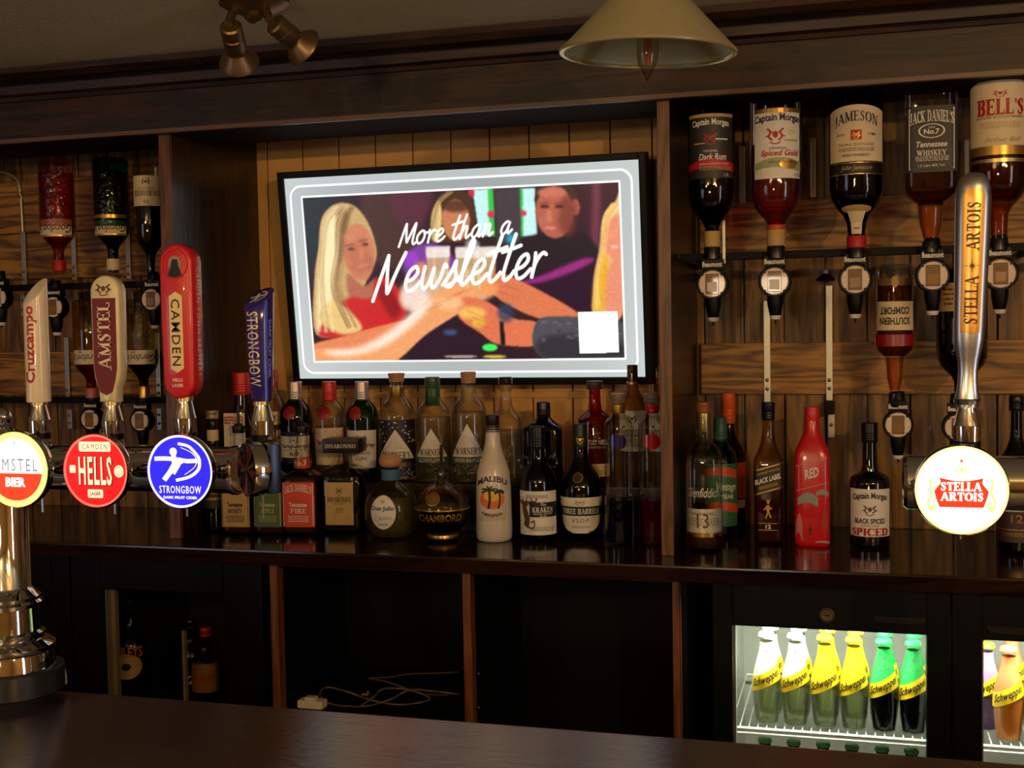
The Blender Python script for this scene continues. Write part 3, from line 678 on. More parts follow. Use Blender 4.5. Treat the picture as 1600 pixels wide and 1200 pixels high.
streaks([(262, 265), (205, 340), (190, 470), (180, 620), (190, 780)], 60, [(250, 232, 180), (170, 130, 80), (226, 200, 140)], 16)
streaks([(300, 268), (270, 340), (262, 450), (240, 600), (300, 760)], 50, [(120, 84, 50), (214, 180, 120), (96, 66, 44)], 12)
streaks([(1390, 250), (1350, 320), (1335, 430), (1310, 560), (1310, 680)], 40, [(250, 226, 160), (214, 150, 60), (240, 200, 120)], 12)
streaks([(720, 205), (668, 250), (650, 320), (640, 400)], 24, [(236, 206, 150), (110, 76, 50)], 8)
for fx, fy in ((600, 690), (640, 664), (684, 640), (724, 622)): lay(blur(stroke([uvof(fx, fy), uvof(fx+70, fy-22)], 1.6), 1), (150, 76, 50), .35)
for fx, fy in ((770, 690), (790, 716), (812, 742), (930, 585), (905, 610)): lay(blur(stroke([uvof(fx, fy), uvof(fx+60, fy+24)], 1.6), 1), (140, 66, 46), .35)
streaks([(1090, 760), (1200, 750), (1330, 770), (1400, 800)], 60, [(130, 130, 136), (50, 50, 56)], 0)
for i in range(60):
    x, y = 1075+_r.random()*330, 735+_r.random()*90; ell(x, y, 8+_r.random()*10, 5, (130, 130, 134) if i % 2 else (50, 50, 58), 1, .4)
for gx in (640, 690, 770, 820): lay(blur(stroke([uvof(gx, 440), uvof(gx+6, 600)], 1.4), 1), (255, 246, 230), .6)
for x, y, rx, ry, c in ((332, 470, 44, 80, (170, 90, 64)), (380, 500, 14, 40, (150, 80, 60)), (300, 395, 34, 14, (220, 146, 112)), (1180, 330, 30, 30, (120, 56, 46)), (1100, 320, 24, 14, (210, 124, 100))): ell(x, y, rx, ry, c, 8, .45)
for x, y in ((298, 424), (356, 404), (1098, 248), (1160, 248)): lay(blur(stroke([uvof(x-18, y+3), uvof(x+16, y-3)], 1.6), 1), (74, 44, 34), .7)
rn = np.random.RandomState(3); IMG = IMG*(1+.10*(blur(rn.rand(GH, GW), 1)[..., None]-.5)*2)
# --- grey surround with two white outlines
fr = [uvof(*p) for p in ((112, 232), (1408, 160), (1418, 884), (142, 902))]
inner = blur(inpoly(fr), 0)
grey = np.stack([150+26*np.abs(XX/GW-.5)**2*4+ 20*(YY/GH), 158+26*np.abs(XX/GW-.5)**2*4+18*(YY/GH), 158+26*np.abs(XX/GW-.5)**2*4+16*(YY/GH)], -1)
IMG = IMG*inner[..., None]+grey*(1-inner[..., None])
cs = [uvof(*p) for p in ((64, 188), (1460, 108), (1472, 938), (96, 950))]
ou = (cs[0][0]+cs[3][0])/2, (cs[0][1]+cs[1][1])/2, (cs[1][0]+cs[2][0])/2, (cs[2][1]+cs[3][1])/2
def rrect(x0, y0, x1, y1, r):
    qx = np.abs(XX-(x0+x1)/2)-(x1-x0)/2+r; qy = np.abs(YY-(y0+y1)/2)-(y1-y0)/2+r
    return np.hypot(np.maximum(qx, 0), np.maximum(qy, 0))+np.minimum(np.maximum(qx, qy), 0)-r
lay((rrect(*ou, 18) > 0).astype(float), (186, 196, 194), .7)
lay(np.clip(2.0-np.abs(rrect(*ou, 18)), 0, 1), (255, 255, 255))
xi0, xi1 = (fr[0][0]+fr[3][0])/2, (fr[1][0]+fr[2][0])/2; yi0, yi1 = (fr[0][1]+fr[1][1])/2, (fr[2][1]+fr[3][1])/2
lay(np.clip(1.9-np.abs(rrect(xi0-1, yi0-1, xi1+1, yi1+1, .5)), 0, 1), (255, 255, 255))
# plain white card at the lower right of the picture
poly([(1228, 693), (1393, 690), (1397, 862), (1232, 866)], (238, 240, 240), 0, 1, False)
# --- brush lettering
GL = {
 'M': (1.25, [[(0, -.1), (.12, .8), (.25, 1.65), (.3, 1.4), (.5, .25), (.62, .5), (.95, 1.65), (.97, 1.2), (.95, .3), (1.05, 0), (1.2, .1)]]),
 'o': (.8, [[(.5, .9), (.3, 1), (.05, .7), (.02, .3), (.2, 0), (.45, .15), (.55, .55), (.48, .9), (.62, .8), (.8, .85)]]),
 'r': (.62, [[(.05, 1), (.1, .6), (.1, 0), (.12, .5), (.25, .85), (.4, .98), (.52, .9)]]),
 'e': (.68, [[(.02, .4), (.3, .5), (.46, .75), (.35, 1), (.12, .85), (.02, .4), (.15, .03), (.4, .05), (.66, .35)]]),
 't': (.6, [[(.28, 1.9), (.16, 1), (.1, .3), (.2, 0), (.4, .1), (.55, .35)], [(-.15, 1.2), (.2, 1.28), (.6, 1.4)]]),
 'h': (.85, [[(.2, 1.9), (.08, 1), (.02, 0), (.08, .5), (.28, .95), (.42, .9), (.42, .4), (.5, .02), (.75, .3)]]),
 'a': (.85, [[(.55, .85), (.35, 1), (.08, .7), (.02, .25), (.2, 0), (.42, .25), (.55, .9), (.5, .4), (.58, .03), (.82, .3)]]),
 'n': (.8, [[(.05, 1), (.06, .5), (.04, 0), (.12, .55), (.32, .97), (.44, .85), (.44, .35), (.52, .02), (.75, .25)]]),
 'N': (1.25, [[(0, -.25), (.12, .6), (.28, 1.6)], [(.28, 1.6), (.36, 1.0), (.5, .2), (.58, .05), (.75, .8), (1.0, 1.65)]]),
 'w': (1.05, [[(.05, .95), (.05, .3), (.2, .02), (.38, .3), (.46, .85), (.46, .3), (.6, .02), (.82, .4), (.9, .95), (1.0, .85)]]),
 's': (.62, [[(-.05, .1), (.2, .6), (.32, 1.05), (.36, .7), (.45, .35), (.3, 0), (.08, .05), (.3, .1), (.6, .35)]]),
 'l': (.52, [[(.0, .2), (.22, 1.1), (.32, 1.75), (.2, 1.8), (.1, 1.0), (.1, .2), (.22, 0), (.5, .35)]]),
}
def brush(text, x0, y0, x1, y1, xh, th, slant=.22):
    tot = sum(GL[c][0] if c != ' ' else .55 for c in text); kx = math.hypot(x1-x0, y1-y0)/tot; ux, uy = (x1-x0)/math.hypot(x1-x0, y1-y0), (y1-y0)/math.hypot(x1-x0, y1-y0); x = 0
    for c in text:
        if c == ' ': x += .55; continue
        for st in GL[c][1]:
            pts = []
            for a, h in catmull(st, 5):
                s = (x+a+slant*h)*kx; pts.append(uvof(x0+ux*s+uy*0, y0+uy*s-h*xh))
            lay(stroke(pts, th), (250, 252, 240))
        x += GL[c][0]
brush('More than a', 500, 425, 962, 372, 50, 3.6)
brush('Newsletter', 392, 628, 1090, 545, 96, 5.6, .25)
IMG = np.clip(IMG, 0, 255)/255
lin = np.where(IMG <= .04045, IMG/12.92, ((IMG+.055)/1.055)**2.4)
sx0, sx1, sz0, sz1 = -hw+bz, hw-bz, bm_, Ht-bz
gx = np.linspace(sx0, sx1, GW); gz = np.linspace(sz1, sz0, GH)
co = np.zeros((GH, GW, 3)); co[..., 0] = gx[None]; co[..., 1] = .006; co[..., 2] = gz[:, None]
me = bpy.data.meshes.new('screen'); me.vertices.add(GW*GH); me.vertices.foreach_set('co', co.ravel())
idx = np.arange(GW*GH).reshape(GH, GW); fc = np.stack([idx[1:, :-1], idx[1:, 1:], idx[:-1, 1:], idx[:-1, :-1]], -1).reshape(-1, 4)
me.loops.add(fc.size); me.loops.foreach_set('vertex_index', fc.ravel()); me.polygons.add(len(fc)); me.polygons.foreach_set('loop_start', np.arange(len(fc))*4); me.update()
ca = me.color_attributes.new('picture', 'FLOAT_COLOR', 'POINT'); ca.data.foreach_set('color', np.concatenate([lin, np.ones((GH, GW, 1))], -1).ravel().astype(np.float32))
m, n, l = newmat('tv_screen'); bs = n['Principled BSDF']; at = n.new('ShaderNodeVertexColor'); at.layer_name = 'picture'
bs.inputs['Base Color'].default_value = (.01, .01, .01, 1); bs.inputs['Roughness'].default_value = .25; l.new(at.outputs[0], bs.inputs['Emission Color']); bs.inputs['Emission Strength'].default_value = 1.15
me.materials.append(m); so = bpy.data.objects.new('screen', me); COL.objects.link(so); so.parent = tv
# ------------------------------------------------------------------ bottles
G_CLEAR = glass('clear_glass', (246, 247, 240), .5)
G_TEX = glass('patterned_glass', (222, 222, 206), .4, .04, wob=.8, wscale=90)
G_GREEN = glass('green_glass', (46, 122, 40), .3)
G_DGREEN = glass('deep_green_glass', (40, 110, 40), .3)
G_DARK = glass('dark_glass', (46, 34, 26), .3)
G_BLACK = pmat('black_glass', (6, 6, 8), .06, coat=.5)
G_RED = glass('red_glass', (190, 16, 24), .35)
G_PINK = glass('pink_glass', (226, 150, 136), .4, wob=.8, wscale=90)
G_AMB = glass('pale_amber_glass', (214, 180, 110), .4)
def liquid(name, tint, milk=.1): return glass(name, tint, .35, .05, 1.33, spec=.5, milk=milk)
L_WHISKY = liquid('whisky', (176, 84, 22), .06); L_DARKR = liquid('dark_rum', (60, 14, 8), 0); L_AMBER = liquid('amber_spirit', (190, 96, 24)); L_RED = liquid('red_spirit', (206, 30, 24))
L_CLEAR = liquid('clear_spirit', (236, 236, 220), .07); L_PINK = liquid('pink_spirit', (232, 90, 70)); L_BLUE = liquid('blue_spirit', (24, 40, 120)); L_NECK_GLOW = liquid('amber_neck_glow', (250, 150, 50), .35); L_BROWN = liquid('brown_liqueur', (92, 36, 14), .03); L_YEL = liquid('yellow_spirit', (200, 160, 50))  # neck liquid coloured brighter to stand for light glowing through it

def prof_at(pr, z):
    if z <= pr[0][0]: return pr[0][1]
    for (z0, r0), (z1, r1) in zip(pr[:-1], pr[1:]):
        if z0 <= z <= z1: return r0+(r1-r0)*((z-z0)/(z1-z0) if z1 > z0 else 0)
    return pr[-1][1]
SH = {
 'round': [(0, .86), (.012, .97), (.04, 1), (.56, 1), (.61, .97), (.66, .85), (.70, .66), (.74, .48), (.79, .38), (.93, .36), (.935, .4), (.96, .4)],
 'gin': [(0, .88), (.012, .97), (.04, 1), (.60, 1), (.66, .96), (.71, .82), (.755, .58), (.79, .44), (.83, .4), (.97, .38)],
 'shaker': [(0, .84), (.015, .9), (.3, .95), (.62, 1), (.68, .97), (.735, .84), (.78, .6), (.815, .44), (.85, .4), (.97, .38)],
 'boston': [(0, .88), (.012, .97), (.03, 1), (.52, 1), (.585, .96), (.64, .78), (.68, .52), (.73, .38), (.93, .33), (.95, .4), (.97, .4)],
 'square': [(0, .9), (.012, .97), (.03, 1), (.54, 1), (.58, .93), (.63, .62), (.67, .46), (.75, .42), (.83, .36), (.94, .3), (.97, .34)],
 'tallsq': [(0, .88), (.012, .96), (.03, 1), (.55, 1), (.60, .95), (.66, .68), (.72, .5), (.78, .44), (.88, .4), (.96, .38)],
 'tallneck': [(0, .88), (.012, .97), (.03, 1), (.50, 1), (.56, .96), (.62, .75), (.67, .5), (.72, .36), (.78, .3), (.97, .28)],
 'malibu': [(0, .82), (.012, .93), (.03, .98), (.1, 1), (.42, .96), (.55, .9), (.62, .75), (.7, .56), (.77, .44), (.86, .38), (.95, .36)],
 'vodka': [(0, .9), (.012, .97), (.03, 1), (.78, 1), (.815, .95), (.84, .72), (.86, .5), (.9, .46), (.97, .44)],
 'flask': [(0, .55), (.02, .68), (.06, .84), (.18, .98), (.3, 1), (.42, .92), (.5, .74), (.56, .5), (.6, .34), (.7, .3), (.84, .3)],
 'sphere': [(0, .42), (.02, .55), (.05, .56), (.075, .5), (.11, .62), (.17, .84), (.25, .97), (.33, 1), (.41, .95), (.49, .78), (.55, .52), (.585, .32), (.63, .24), (.76, .22), (.8, .28), (.83, .28)],
 'jd': [(0, .88), (.02, .98), (.05, 1), (.5, 1), (.545, .93), (.57, .72), (.6, .5), (.65, .5), (.74, .48), (.83, .36), (.95, .3), (1, .34)],
 'optic': [(0, .84), (.012, .95), (.035, 1), (.58, 1), (.63, .97), (.68, .86), (.72, .66), (.76, .42), (.8, .31), (.9, .29), (1, .29)],
 'opticsq': [(0, .84), (.02, .97), (.04, 1), (.62, 1), (.655, .94), (.69, .7), (.71, .52), (.74, .48), (.82, .44), (.88, .34), (.92, .26), (1, .26)],
 'opticj': [(0, .84), (.012, .95), (.035, 1), (.60, 1), (.66, .94), (.71, .74), (.75, .5), (.8, .36), (.88, .31), (1, .29)],
}
SEG = 32
def bottle(name, label, cx, yt, yb, w, shape, gl, Y=None, on=None, inv=False, rot=0, n=2, asp=1, liq=None, caps=(), labels=(), group=None, cat='bottle', gtop=1.0, extra=None, parent_cls=None, lean=0):
    pr = SH[shape] if isinstance(shape, str) else shape
    if Y is None:
        h = PZ(cx, yb, on); s = mpp(h); Y = h.y+w*s/2*asp*.8
    base = P(cx, yb, Y); top = P(cx, yt, Y); s = mpp((base+top)/2)
    R = w*s/2; zb = on if on is not None else base.z; H = abs(top.z-zb) if not inv else abs(base.z-top.z)
    xm = P(cx, (yt+yb)/2, Y).x
    loc = (xm, Y, zb) if not inv else (xm, Y, top.z)
    root = thing(name, label, cat, loc, (0, PI if inv else 0, 0), group)
    if not rot: rot = math.atan2(-xm, Y)*(.65 if n == 2 else .25)
    if rot: root.rotation_euler = (0, PI if inv else 0, rot)
    if lean: root.rotation_euler.y += lean
    pr = [(z*1.0, r) for z, r in pr if z <= gtop+1e-6]
    def ring(z, r, k=1.0, d=0):
        t = min(1, max(0, (r-.5)/.35)); t = t*t*(3-2*t); nn = 2+(n-2)*t; aa = 1+(asp-1)*t; out = []
        for j in range(SEG):
            a = 2*PI*j/SEG; c, s_ = math.cos(a), math.sin(a)
            q = (abs(c)**nn+abs(s_)**nn)**(-1/nn)
            out.append((c*q*(r*R*k+d), s_*q*(r*R*k*aa+d), z))
        return out
    dense = []
    for i, (z, r) in enumerate(pr): dense.append((z, r))
    b = MB(); b.rings([ring(z*H, r) for z, r in dense], gl); b.build('glass', root, True, angle=50)
    if liq:
        for (z0, z1, m) in (liq if isinstance(liq, list) else [liq]):
            zs = [z0]+[z for z, r in pr if z0 < z < z1]+[z1]
            b = MB(); b.rings([ring(z*H, prof_at(pr, z), .93, -.0006) for z in zs], m); b.build('liquid', root, True, angle=50)
    for c in caps:   # (z0, z1, r0, r1, mat, name)
        z0, z1, r0, r1, m = c[:5]; nm = c[5] if len(c) > 5 else 'cap'; b = MB()
        if nm in ('cap', 'sleeve', 'stopper', 'collar', 'crown_cap'):
            e = .0008 if nm != 'cap' else 0; dz = (z1-z0)*H
            bv = min(.0015, dz*.2)
            prf = [(z0*H, r0*R*.96+e), (z0*H+bv, r0*R+e), (z1*H-bv, r1*R+e), (z1*H, r1*R*.92+e)]
            if nm == 'cap' and dz > .014:
                zz = z0*H+bv; prf = [(z0*H, r0*R*.96)]
                for g in range(4): zz = z0*H+dz*(.1+.12*g); prf += [(zz, r0*R), (zz+.0008, r0*R*.965), (zz+.0016, r0*R)]
                prf += [(z1*H-bv, r1*R), (z1*H, r1*R*.92)]
            b.lathe(prf, m, 24)
        elif nm == 'ball': b.lathe([(z0*H+(z1-z0)*H*(.5-.5*math.cos(a)), max(.0004, r0*R*math.sin(a)**.7)) for a in [PI*i/10 for i in range(11)]], m, 20); nm = 'stopper'
        elif nm == 'block':
            b.box(-r0*R, r0*R, -r0*R*.8, r0*R*.8, z0*H, z1*H, m, .002); nm = 'cap'
        elif nm == 'pourer':
            b.lathe([(z0*H, r0*R), (z0*H+.006, r0*R), (z0*H+.007, r0*R*.7), (z0*H+.012, r0*R*.6)], m, 16)
            b.tube([(0, 0, z0*H+.01), (0, 0, z0*H+.02), (0, 0, z1*H-.01), (r1*.006, 0, z1*H)], [.003, .0036, .0034, .0026], m, 10)
        b.build(nm, root, True)
    for L in labels:   # z0, z1, width fraction, mat, items, opts
        z0, z1, wf, m, items = L[:5]; o = L[5] if len(L) > 5 else {}
        zc, hh_ = (z0+z1)/2*H, (z1-z0)*H; dx = o.get('dx', 0); sl = o.get('slant', 0)
        rm = max(prof_at(pr, (z0+z1)/2), .05)*R; flat = n > 3 and not o.get('round')
        if flat:
            W_ = wf*2*R
            def surf(x, z, e, zc=zc, dx=dx, rm=rm):
                x += dx*2*R; r = prof_at(pr, max(0, min(1, (zc+z)/H)))*R if o.get('follow') else rm
                u = min(.999, abs(x)/r); yy = (1-u**n)**(1/n); return (x, -r*asp*yy-e-.0004, zc+z)
        else:
            A = 2*math.asin(min(.985, wf*R/rm)) if wf < 1 else wf*PI
            W_ = A*rm; a0 = math.asin(max(-.9, min(.9, dx*2*R/rm)))
            def surf(x, z, e, zc=zc, a0=a0, rm=rm):
                r = (prof_at(pr, max(0, min(1, (zc+z)/H)))*R if o.get('follow', 1) else rm)+e+.0003
                a = x/rm+a0; return (r*math.sin(a), -r*math.cos(a)*(1 if n == 2 else asp), zc+z)
        b = MB(); nx, nz = (16 if W_ > .03 else 8), 10
        if m is not None:
            hw_ = {'rect': lambda v: 1, 'ellipse': lambda v: math.sqrt(max(0, 1-(2*v-1)**2)), 'diamond': lambda v: 1-abs(2*v-1), 'tri': lambda v: 1-v,
                   'arch': lambda v: 1 if v < .8 else math.sqrt(max(0, 1-((v-.8)/.2)**2*.8)), 'shield': lambda v: 1 if v > .5 else math.sqrt(max(0, 1-((.5-v)/.5)**2)*.9+.1)}[o.get('shape', 'rect')]
            if o.get('shape', 'rect') in ('ellipse', 'shield'): nz = 16
            V = []; sg = -1 if o.get('flip') else 1
            for iz in range(nz+1):
                v = iz/nz
                for ix in range(nx+1):
                    x = (ix/nx-.5)*W_*max(.001, hw_(v)); z = (v-.5)*hh_+sl*x
                    if o.get('domed'): z += (o['domed']*hh_)*(1-(2*ix/nx-1)**2)*v
                    V.append(surf(sg*x, sg*z, 0))
            b.add(V, [(iz*(nx+1)+ix, iz*(nx+1)+ix+1, (iz+1)*(nx+1)+ix+1, (iz+1)*(nx+1)+ix) for iz in range(nz) for ix in range(nx)], m)
            lo = b.build(o.get('name', 'label'), root, True, angle=60)
            for p_ in lo.data.polygons: pass
        else: lo = root
        if items:
            b = MB()
            its = [(*it[:6], dict(it[6] if len(it) > 6 else {}, slant=sl+(it[6].get('slant', 0) if len(it) > 6 else 0))) for it in items]
            if sl: its = [(it[0], it[1], it[2]+sl*it[1]*W_/hh_, *it[3:]) for it in its]
            prints(b, its, W_, hh_, surf, o.get('flip', False), tw=(.8 if (not flat and wf > .88) else 1)); b.build('lettering', lo)
    if extra: extra(root, R, H)
    return root

def blk_print(root, R, H):
    b = MB(); prints(b, [('DISARONNO', 0, 0, .86, .34, PAPERW, st('f'))], 1.56*R, .12*H, flatmap(0, -R*.78*.8-.0004, .925*H)); b.build('cap_lettering', root)
st = lambda s, **k: dict(st=s, **k)
# --- rear row on the riser below the screen
YR = 2.68
bottle('gin_bottle', 'red gin bottle with red cap and tall cream label behind the purple tap handle', 380, 582, 800, 56, 'tallsq', G_RED, 2.60, ZC, n=6, asp=.75, liq=(.02, .6, L_RED),
  caps=[(.86, 1.0, .5, .5, CAPR)], labels=[(.3, .745, .62, PAPERW, [('BEEFEATER', 0, .40, .92, .11, INKR, st('b')), ('LONDON GIN', 0, .31, .5, .04, INKB), ('#blossom', 0, .05, .5, .3, INKR), ('#blossom', 0, -.3, .9, .3, INKR)], dict(dx=-.1))])
bottle('gin_bottle', 'clear gin bottle with pale neck and cream label, just right of the purple tap handle', 427, 578, 757, 44, 'gin', G_CLEAR, YR+.03, zst, caps=[(.84, 1, .36, .38, CAPR)], labels=[(.5, .62, .5, PAPER, [('DRY', 0, 0, .8, .5, INK, st('b'))]), (.15, .45, .8, PAPER, [('#lines', 0, 0, .7, .6, INKB)])])
seal = lambda dx, z0, z1, wf=.42: (z0, z1, wf, pmat('red_wax', (140, 14, 22), .4), [('#ring', 0, 0, .84, .84, INKR), ('#crest', 0, 0, .5, .5, INKR)], dict(shape='ellipse', dx=dx, name='seal'))
bottle('gin_bottle', 'green gin bottle with navy-banded cream label reading 0.0, silver cap and red seal', 463, 596, 757, 52, 'shaker', G_DGREEN, YR, zst, liq=(.02, .5, liquid('green_gin', (50, 110, 30), .3)),
  caps=[(.8, 1, .44, .42, CAPS)], labels=[seal(-.14, .62, .76, .4), (.18, .5, .82, INKN, [('#rect', 0, .02, 1, .68, PAPERW), ('#crest', 0, .22, .3, .18, INKG), ('Tanqueray', 0, .03, .95, .16, INK, st('i')), ('ALCOHOL FREE', 0, -.08, .7, .05, INK), ('0.0', 0, -.2, .28, .13, INK, st('b'))])])
bottle('gin_bottle', 'clear gin bottle with red cap, red seal and ornate cream label', 516, 596, 757, 52, 'shaker', G_CLEAR, YR, zst, liq=(.02, .55, liquid('orange_gin', (224, 190, 120), .25)),
  caps=[(.79, 1, .44, .42, CAPR)], labels=[seal(-.12, .62, .76, .4), (.17, .54, .84, PAPER, [('#box', 0, 0, .96, .96, INKB), ('#blossom', 0, .38, .9, .2, INKB), ('#blossom', 0, -.4, .9, .18, INKR), ('Tanqueray', 0, .1, .85, .17, INKR, st('i')), ('SEVILLA', 0, -.12, .8, .1, INKB, st('w'))])])
bottle('gin_bottle', 'green gin bottle with silver cap and plain cream label, left of the floral-wrapped one', 567, 596, 757, 52, 'shaker', G_GREEN, YR, zst, liq=(.02, .58, liquid('green_gin_b', (60, 130, 40), .35)),
  caps=[(.8, 1, .44, .42, CAPS)], labels=[seal(-.18, .62, .76, .4), (.14, .52, .84, PAPERW, [('#crest', 0, .3, .3, .18, INKG), ('Tanqueray', 0, .1, .9, .16, INK, st('i')), ('LONDON DRY', 0, -.1, .6, .06, INK), ('GIN', 0, -.24, .3, .08, INK)])])
NEO = dict(dx=-.06, name='neck_label')
bottle('gin_bottle', 'cork-topped gin bottle with dark floral wrap and big cream triangle label', 621, 583, 757, 58, 'gin', G_CLEAR, YR, zst, caps=[(.92, 1, .42, .46, CORK, 'cap'), (.78, .88, .36, .36, GOLD, 'sleeve')],
  labels=[(.04, .58, .97, pmat('dark_wrap', (30, 20, 30), .5), [('#blossom', 0, .3, .98, .36, PAPERW), ('#tri', 0, .10, .98, .62, INK), ('#tri', 0, .09, .84, .5, PAPERW), ("WARNER'S", 0, -.1, .72, .12, INK, st('f')), ('#blossom', 0, .08, .3, .12, INKB), ('#lines', 0, -.26, .7, .06, GOLD), ('#blossom', .1, -.4, .8, .2, PAPERW)])])
bottle('gin_bottle', 'clear gin bottle with green top and green neck sleeve above a cream triangle label', 677, 589, 757, 58, 'gin', G_CLEAR, YR, zst, liq=(.02, .62, L_CLEAR), caps=[(.9, 1, .42, .4, CAPG, 'cap'), (.73, .9, .38, .38, CAPG, 'sleeve')],
  labels=[(.1, .52, .9, None, [('#tri', 0, .18, .84, .66, PAPERW), ("WARNER'S", 0, -.02, .76, .14, INK, st('f')), ('#blossom', 0, .2, .3, .14, INKB), ('#rect', 0, -.2, .96, .14, INKGR), ('ELDERFLOWER', 0, -.2, .8, .09, PAPERW), ('#crest', 0, -.42, .3, .16, INKGR)])])
bottle('gin_bottle', 'clear gin bottle with brown cork stopper, white triangle label and white blossom print', 733, 581, 757, 58, 'gin', G_CLEAR, YR, zst, liq=(.02, .64, L_CLEAR), caps=[(.9, 1, .4, .42, CORK, 'cap'), (.72, .86, .37, .37, PAPERT, 'sleeve')],
  labels=[(.1, .56, .92, None, [('#tri', 0, .14, .9, .72, INKGR), ('#tri', 0, .14, .84, .66, PAPERW), ("WARNER'S", 0, -.06, .76, .13, INK, st('f')), ('#blossom', 0, .16, .3, .14, INKB), ('#rect', 0, -.24, .98, .13, INKGR), ('LEMON BALM GIN', 0, -.24, .84, .08, PAPERW), ('#blossom', 0, -.42, .8, .18, PAPERW)])])
bottle('gin_bottle', 'clear bottle with black-topped cork and a sprig print, behind the white coconut rum bottle', 791, 589, 757, 54, 'boston', G_CLEAR, YR, zst, liq=(.02, .5, L_CLEAR), caps=[(.93, 1, .42, .4, CAPK, 'cap'), (.87, .93, .3, .3, CORK, 'stopper')],
  labels=[(.2, .56, .8, None, [('#blossom', 0, .2, .4, .4, INK), ('#crest', 0, -.2, .4, .5, INKG)])])
bottle('gin_bottle', 'black square-shouldered bottle with a cream diamond label, behind the spiced rum', 850, 628, 757, 62, [(0, .92), (.03, 1), (.66, 1), (.7, .95), (.76, .6), (.8, .4), (.84, .34), (.95, .34)], G_BLACK, YR, zst, n=5, asp=.8, caps=[(.83, 1, .36, .34, CAPK)],
  labels=[(.12, .5, 1.0, PAPERW, [('#diamond', 0, 0, .94, .9, INKB), ('#diamond', 0, 0, .9, .86, PAPERW), ("WARNER'S", 0, -.04, .7, .2, INK, st('f', slant=-.2)), ('#crest', 0, .2, .2, .2, INKB)], dict(shape='diamond', round=1))])
bottle('gin_bottle', 'bright red gin bottle with sloping shoulders, dark stopper and small cream label', 930, 595, 757, 54, [(0, .9), (.015, .98), (.04, 1), (.62, 1), (.635, .98), (.66, .86), (.69, .6), (.73, .4), (.8, .34), (.94, .32), (.96, .36)], G_RED, YR, zst, liq=(.02, .62, L_RED), caps=[(.92, 1, .48, .48, pmat('dark_stopper', (70, 48, 46), .5), 'cap')],
  labels=[(.32, .56, .9, None, [('#blossom', 0, .3, .34, .42, PAPERW), ('WHITLEY NEILL', 0, -.06, .95, .2, PAPERW, st('b')), ('HANDCRAFTED GIN', 0, -.26, .8, .08, PAPERW)]), (.1, .22, .84, PAPER, [('RASPBERRY GIN', 0, .25, .7, .16, INKR), ('#lines', 0, -.15, .8, .4, INKB)])])
for cx_, wd_, lb, cp in ((989, 44, 'tall pale gin bottle with brown and gold cap, behind the blue-badged vodka', pmat('maroon_cap', (86, 34, 34), .4)), (1034, 42, 'pale gin bottle with black pourer and pink neck band, tucked behind the divider edge', pmat('pink_band', (196, 130, 124), .4))):
    bottle('gin_bottle', lb, cx_, 570, 757, wd_, 'gin', G_AMB, YR+.05, zst, liq=(.02, .6, L_CLEAR), caps=[(.86, 1, .38, .38, cp), (.83, .86, .4, .4, GOLD, 'collar')] if cx_ < 1000 else [(.84, .94, .36, .36, cp, 'sleeve'), (.94, 1.24, .38, 1, CAPK, 'pourer')],
      labels=[(.28, .62, .92, PAPERW, [('#crest', 0, .3, .3, .24, INKB), ("Gordon's", 0, 0, .9, .3, INK, st('c')), ('#lines', 0, -.3, .7, .2, INKG)])])
# --- front row on the worktop
bottle('liqueur_bottle', 'short dark bottle with silver-topped stopper, partly hidden behind the beer font rail', 334, 641, 832, 42, 'boston', G_DARK, on=ZC, liq=(.02, .4, L_BROWN), caps=[(.93, 1, .5, .5, CAPS, 'cap'), (.84, .93, .36, .36, G_AMB, 'stopper'), (.75, .84, .4, .4, PAPER, 'sleeve')], labels=[(.2, .5, .8, pmat('black_label', (22, 20, 20), .5), [('#lines', 0, 0, .8, .6, GOLD)])])
def jd(lb, cx, w, lab, txt, gl, liq_, pour, ink=PAPERW):
    cp = [(.86, .98, .34, .34, CAPK)] if not pour else [(.95, .99, .36, .36, CAPK, 'collar'), (.99, 1.2, .4, .0, CAPK, 'pourer')]
    bottle('whiskey_bottle', lb, cx, 668, 836, w, 'jd', gl, on=ZC, n=7, asp=.95, liq=liq_, caps=cp, gtop=.96, labels=[(.08, .5, .9, lab, [('#box', 0, 0, .94, .94, ink), ("JACK DANIEL'S", 0, .32, .84, .16, ink, st('f', bend=.06)), ('Tennessee', 0, .0, .56, .1, ink, st('b')), (txt, 0, -.14, .5, .1, ink, st('f')), ('#lines', 0, -.32, .7, .14, ink)]),
      (.62, .72, .46, lab, [('No.7', 0, 0, .6, .5, ink, st('b'))], dict(round=1))])
jd('square whiskey bottle with a tan honey label, left of the green-labelled one', 375, 50, PAPERT, 'HONEY', G_CLEAR, (.02, .3, L_AMBER), True, INK)
jd('square whiskey bottle with an olive green label and black cap', 425, 50, pmat('olive_label', (70, 92, 34), .5), 'APPLE', G_CLEAR, (.02, .5, L_AMBER), False, pmat('pale_green_ink', (170, 180, 120), .5))
jd('square whiskey bottle with an orange-red cinnamon label and black pourer', 474, 57, pmat('orange_label', (214, 70, 40), .5), 'FIRE', G_CLEAR, (.02, .54, L_AMBER), True, PAPERW)
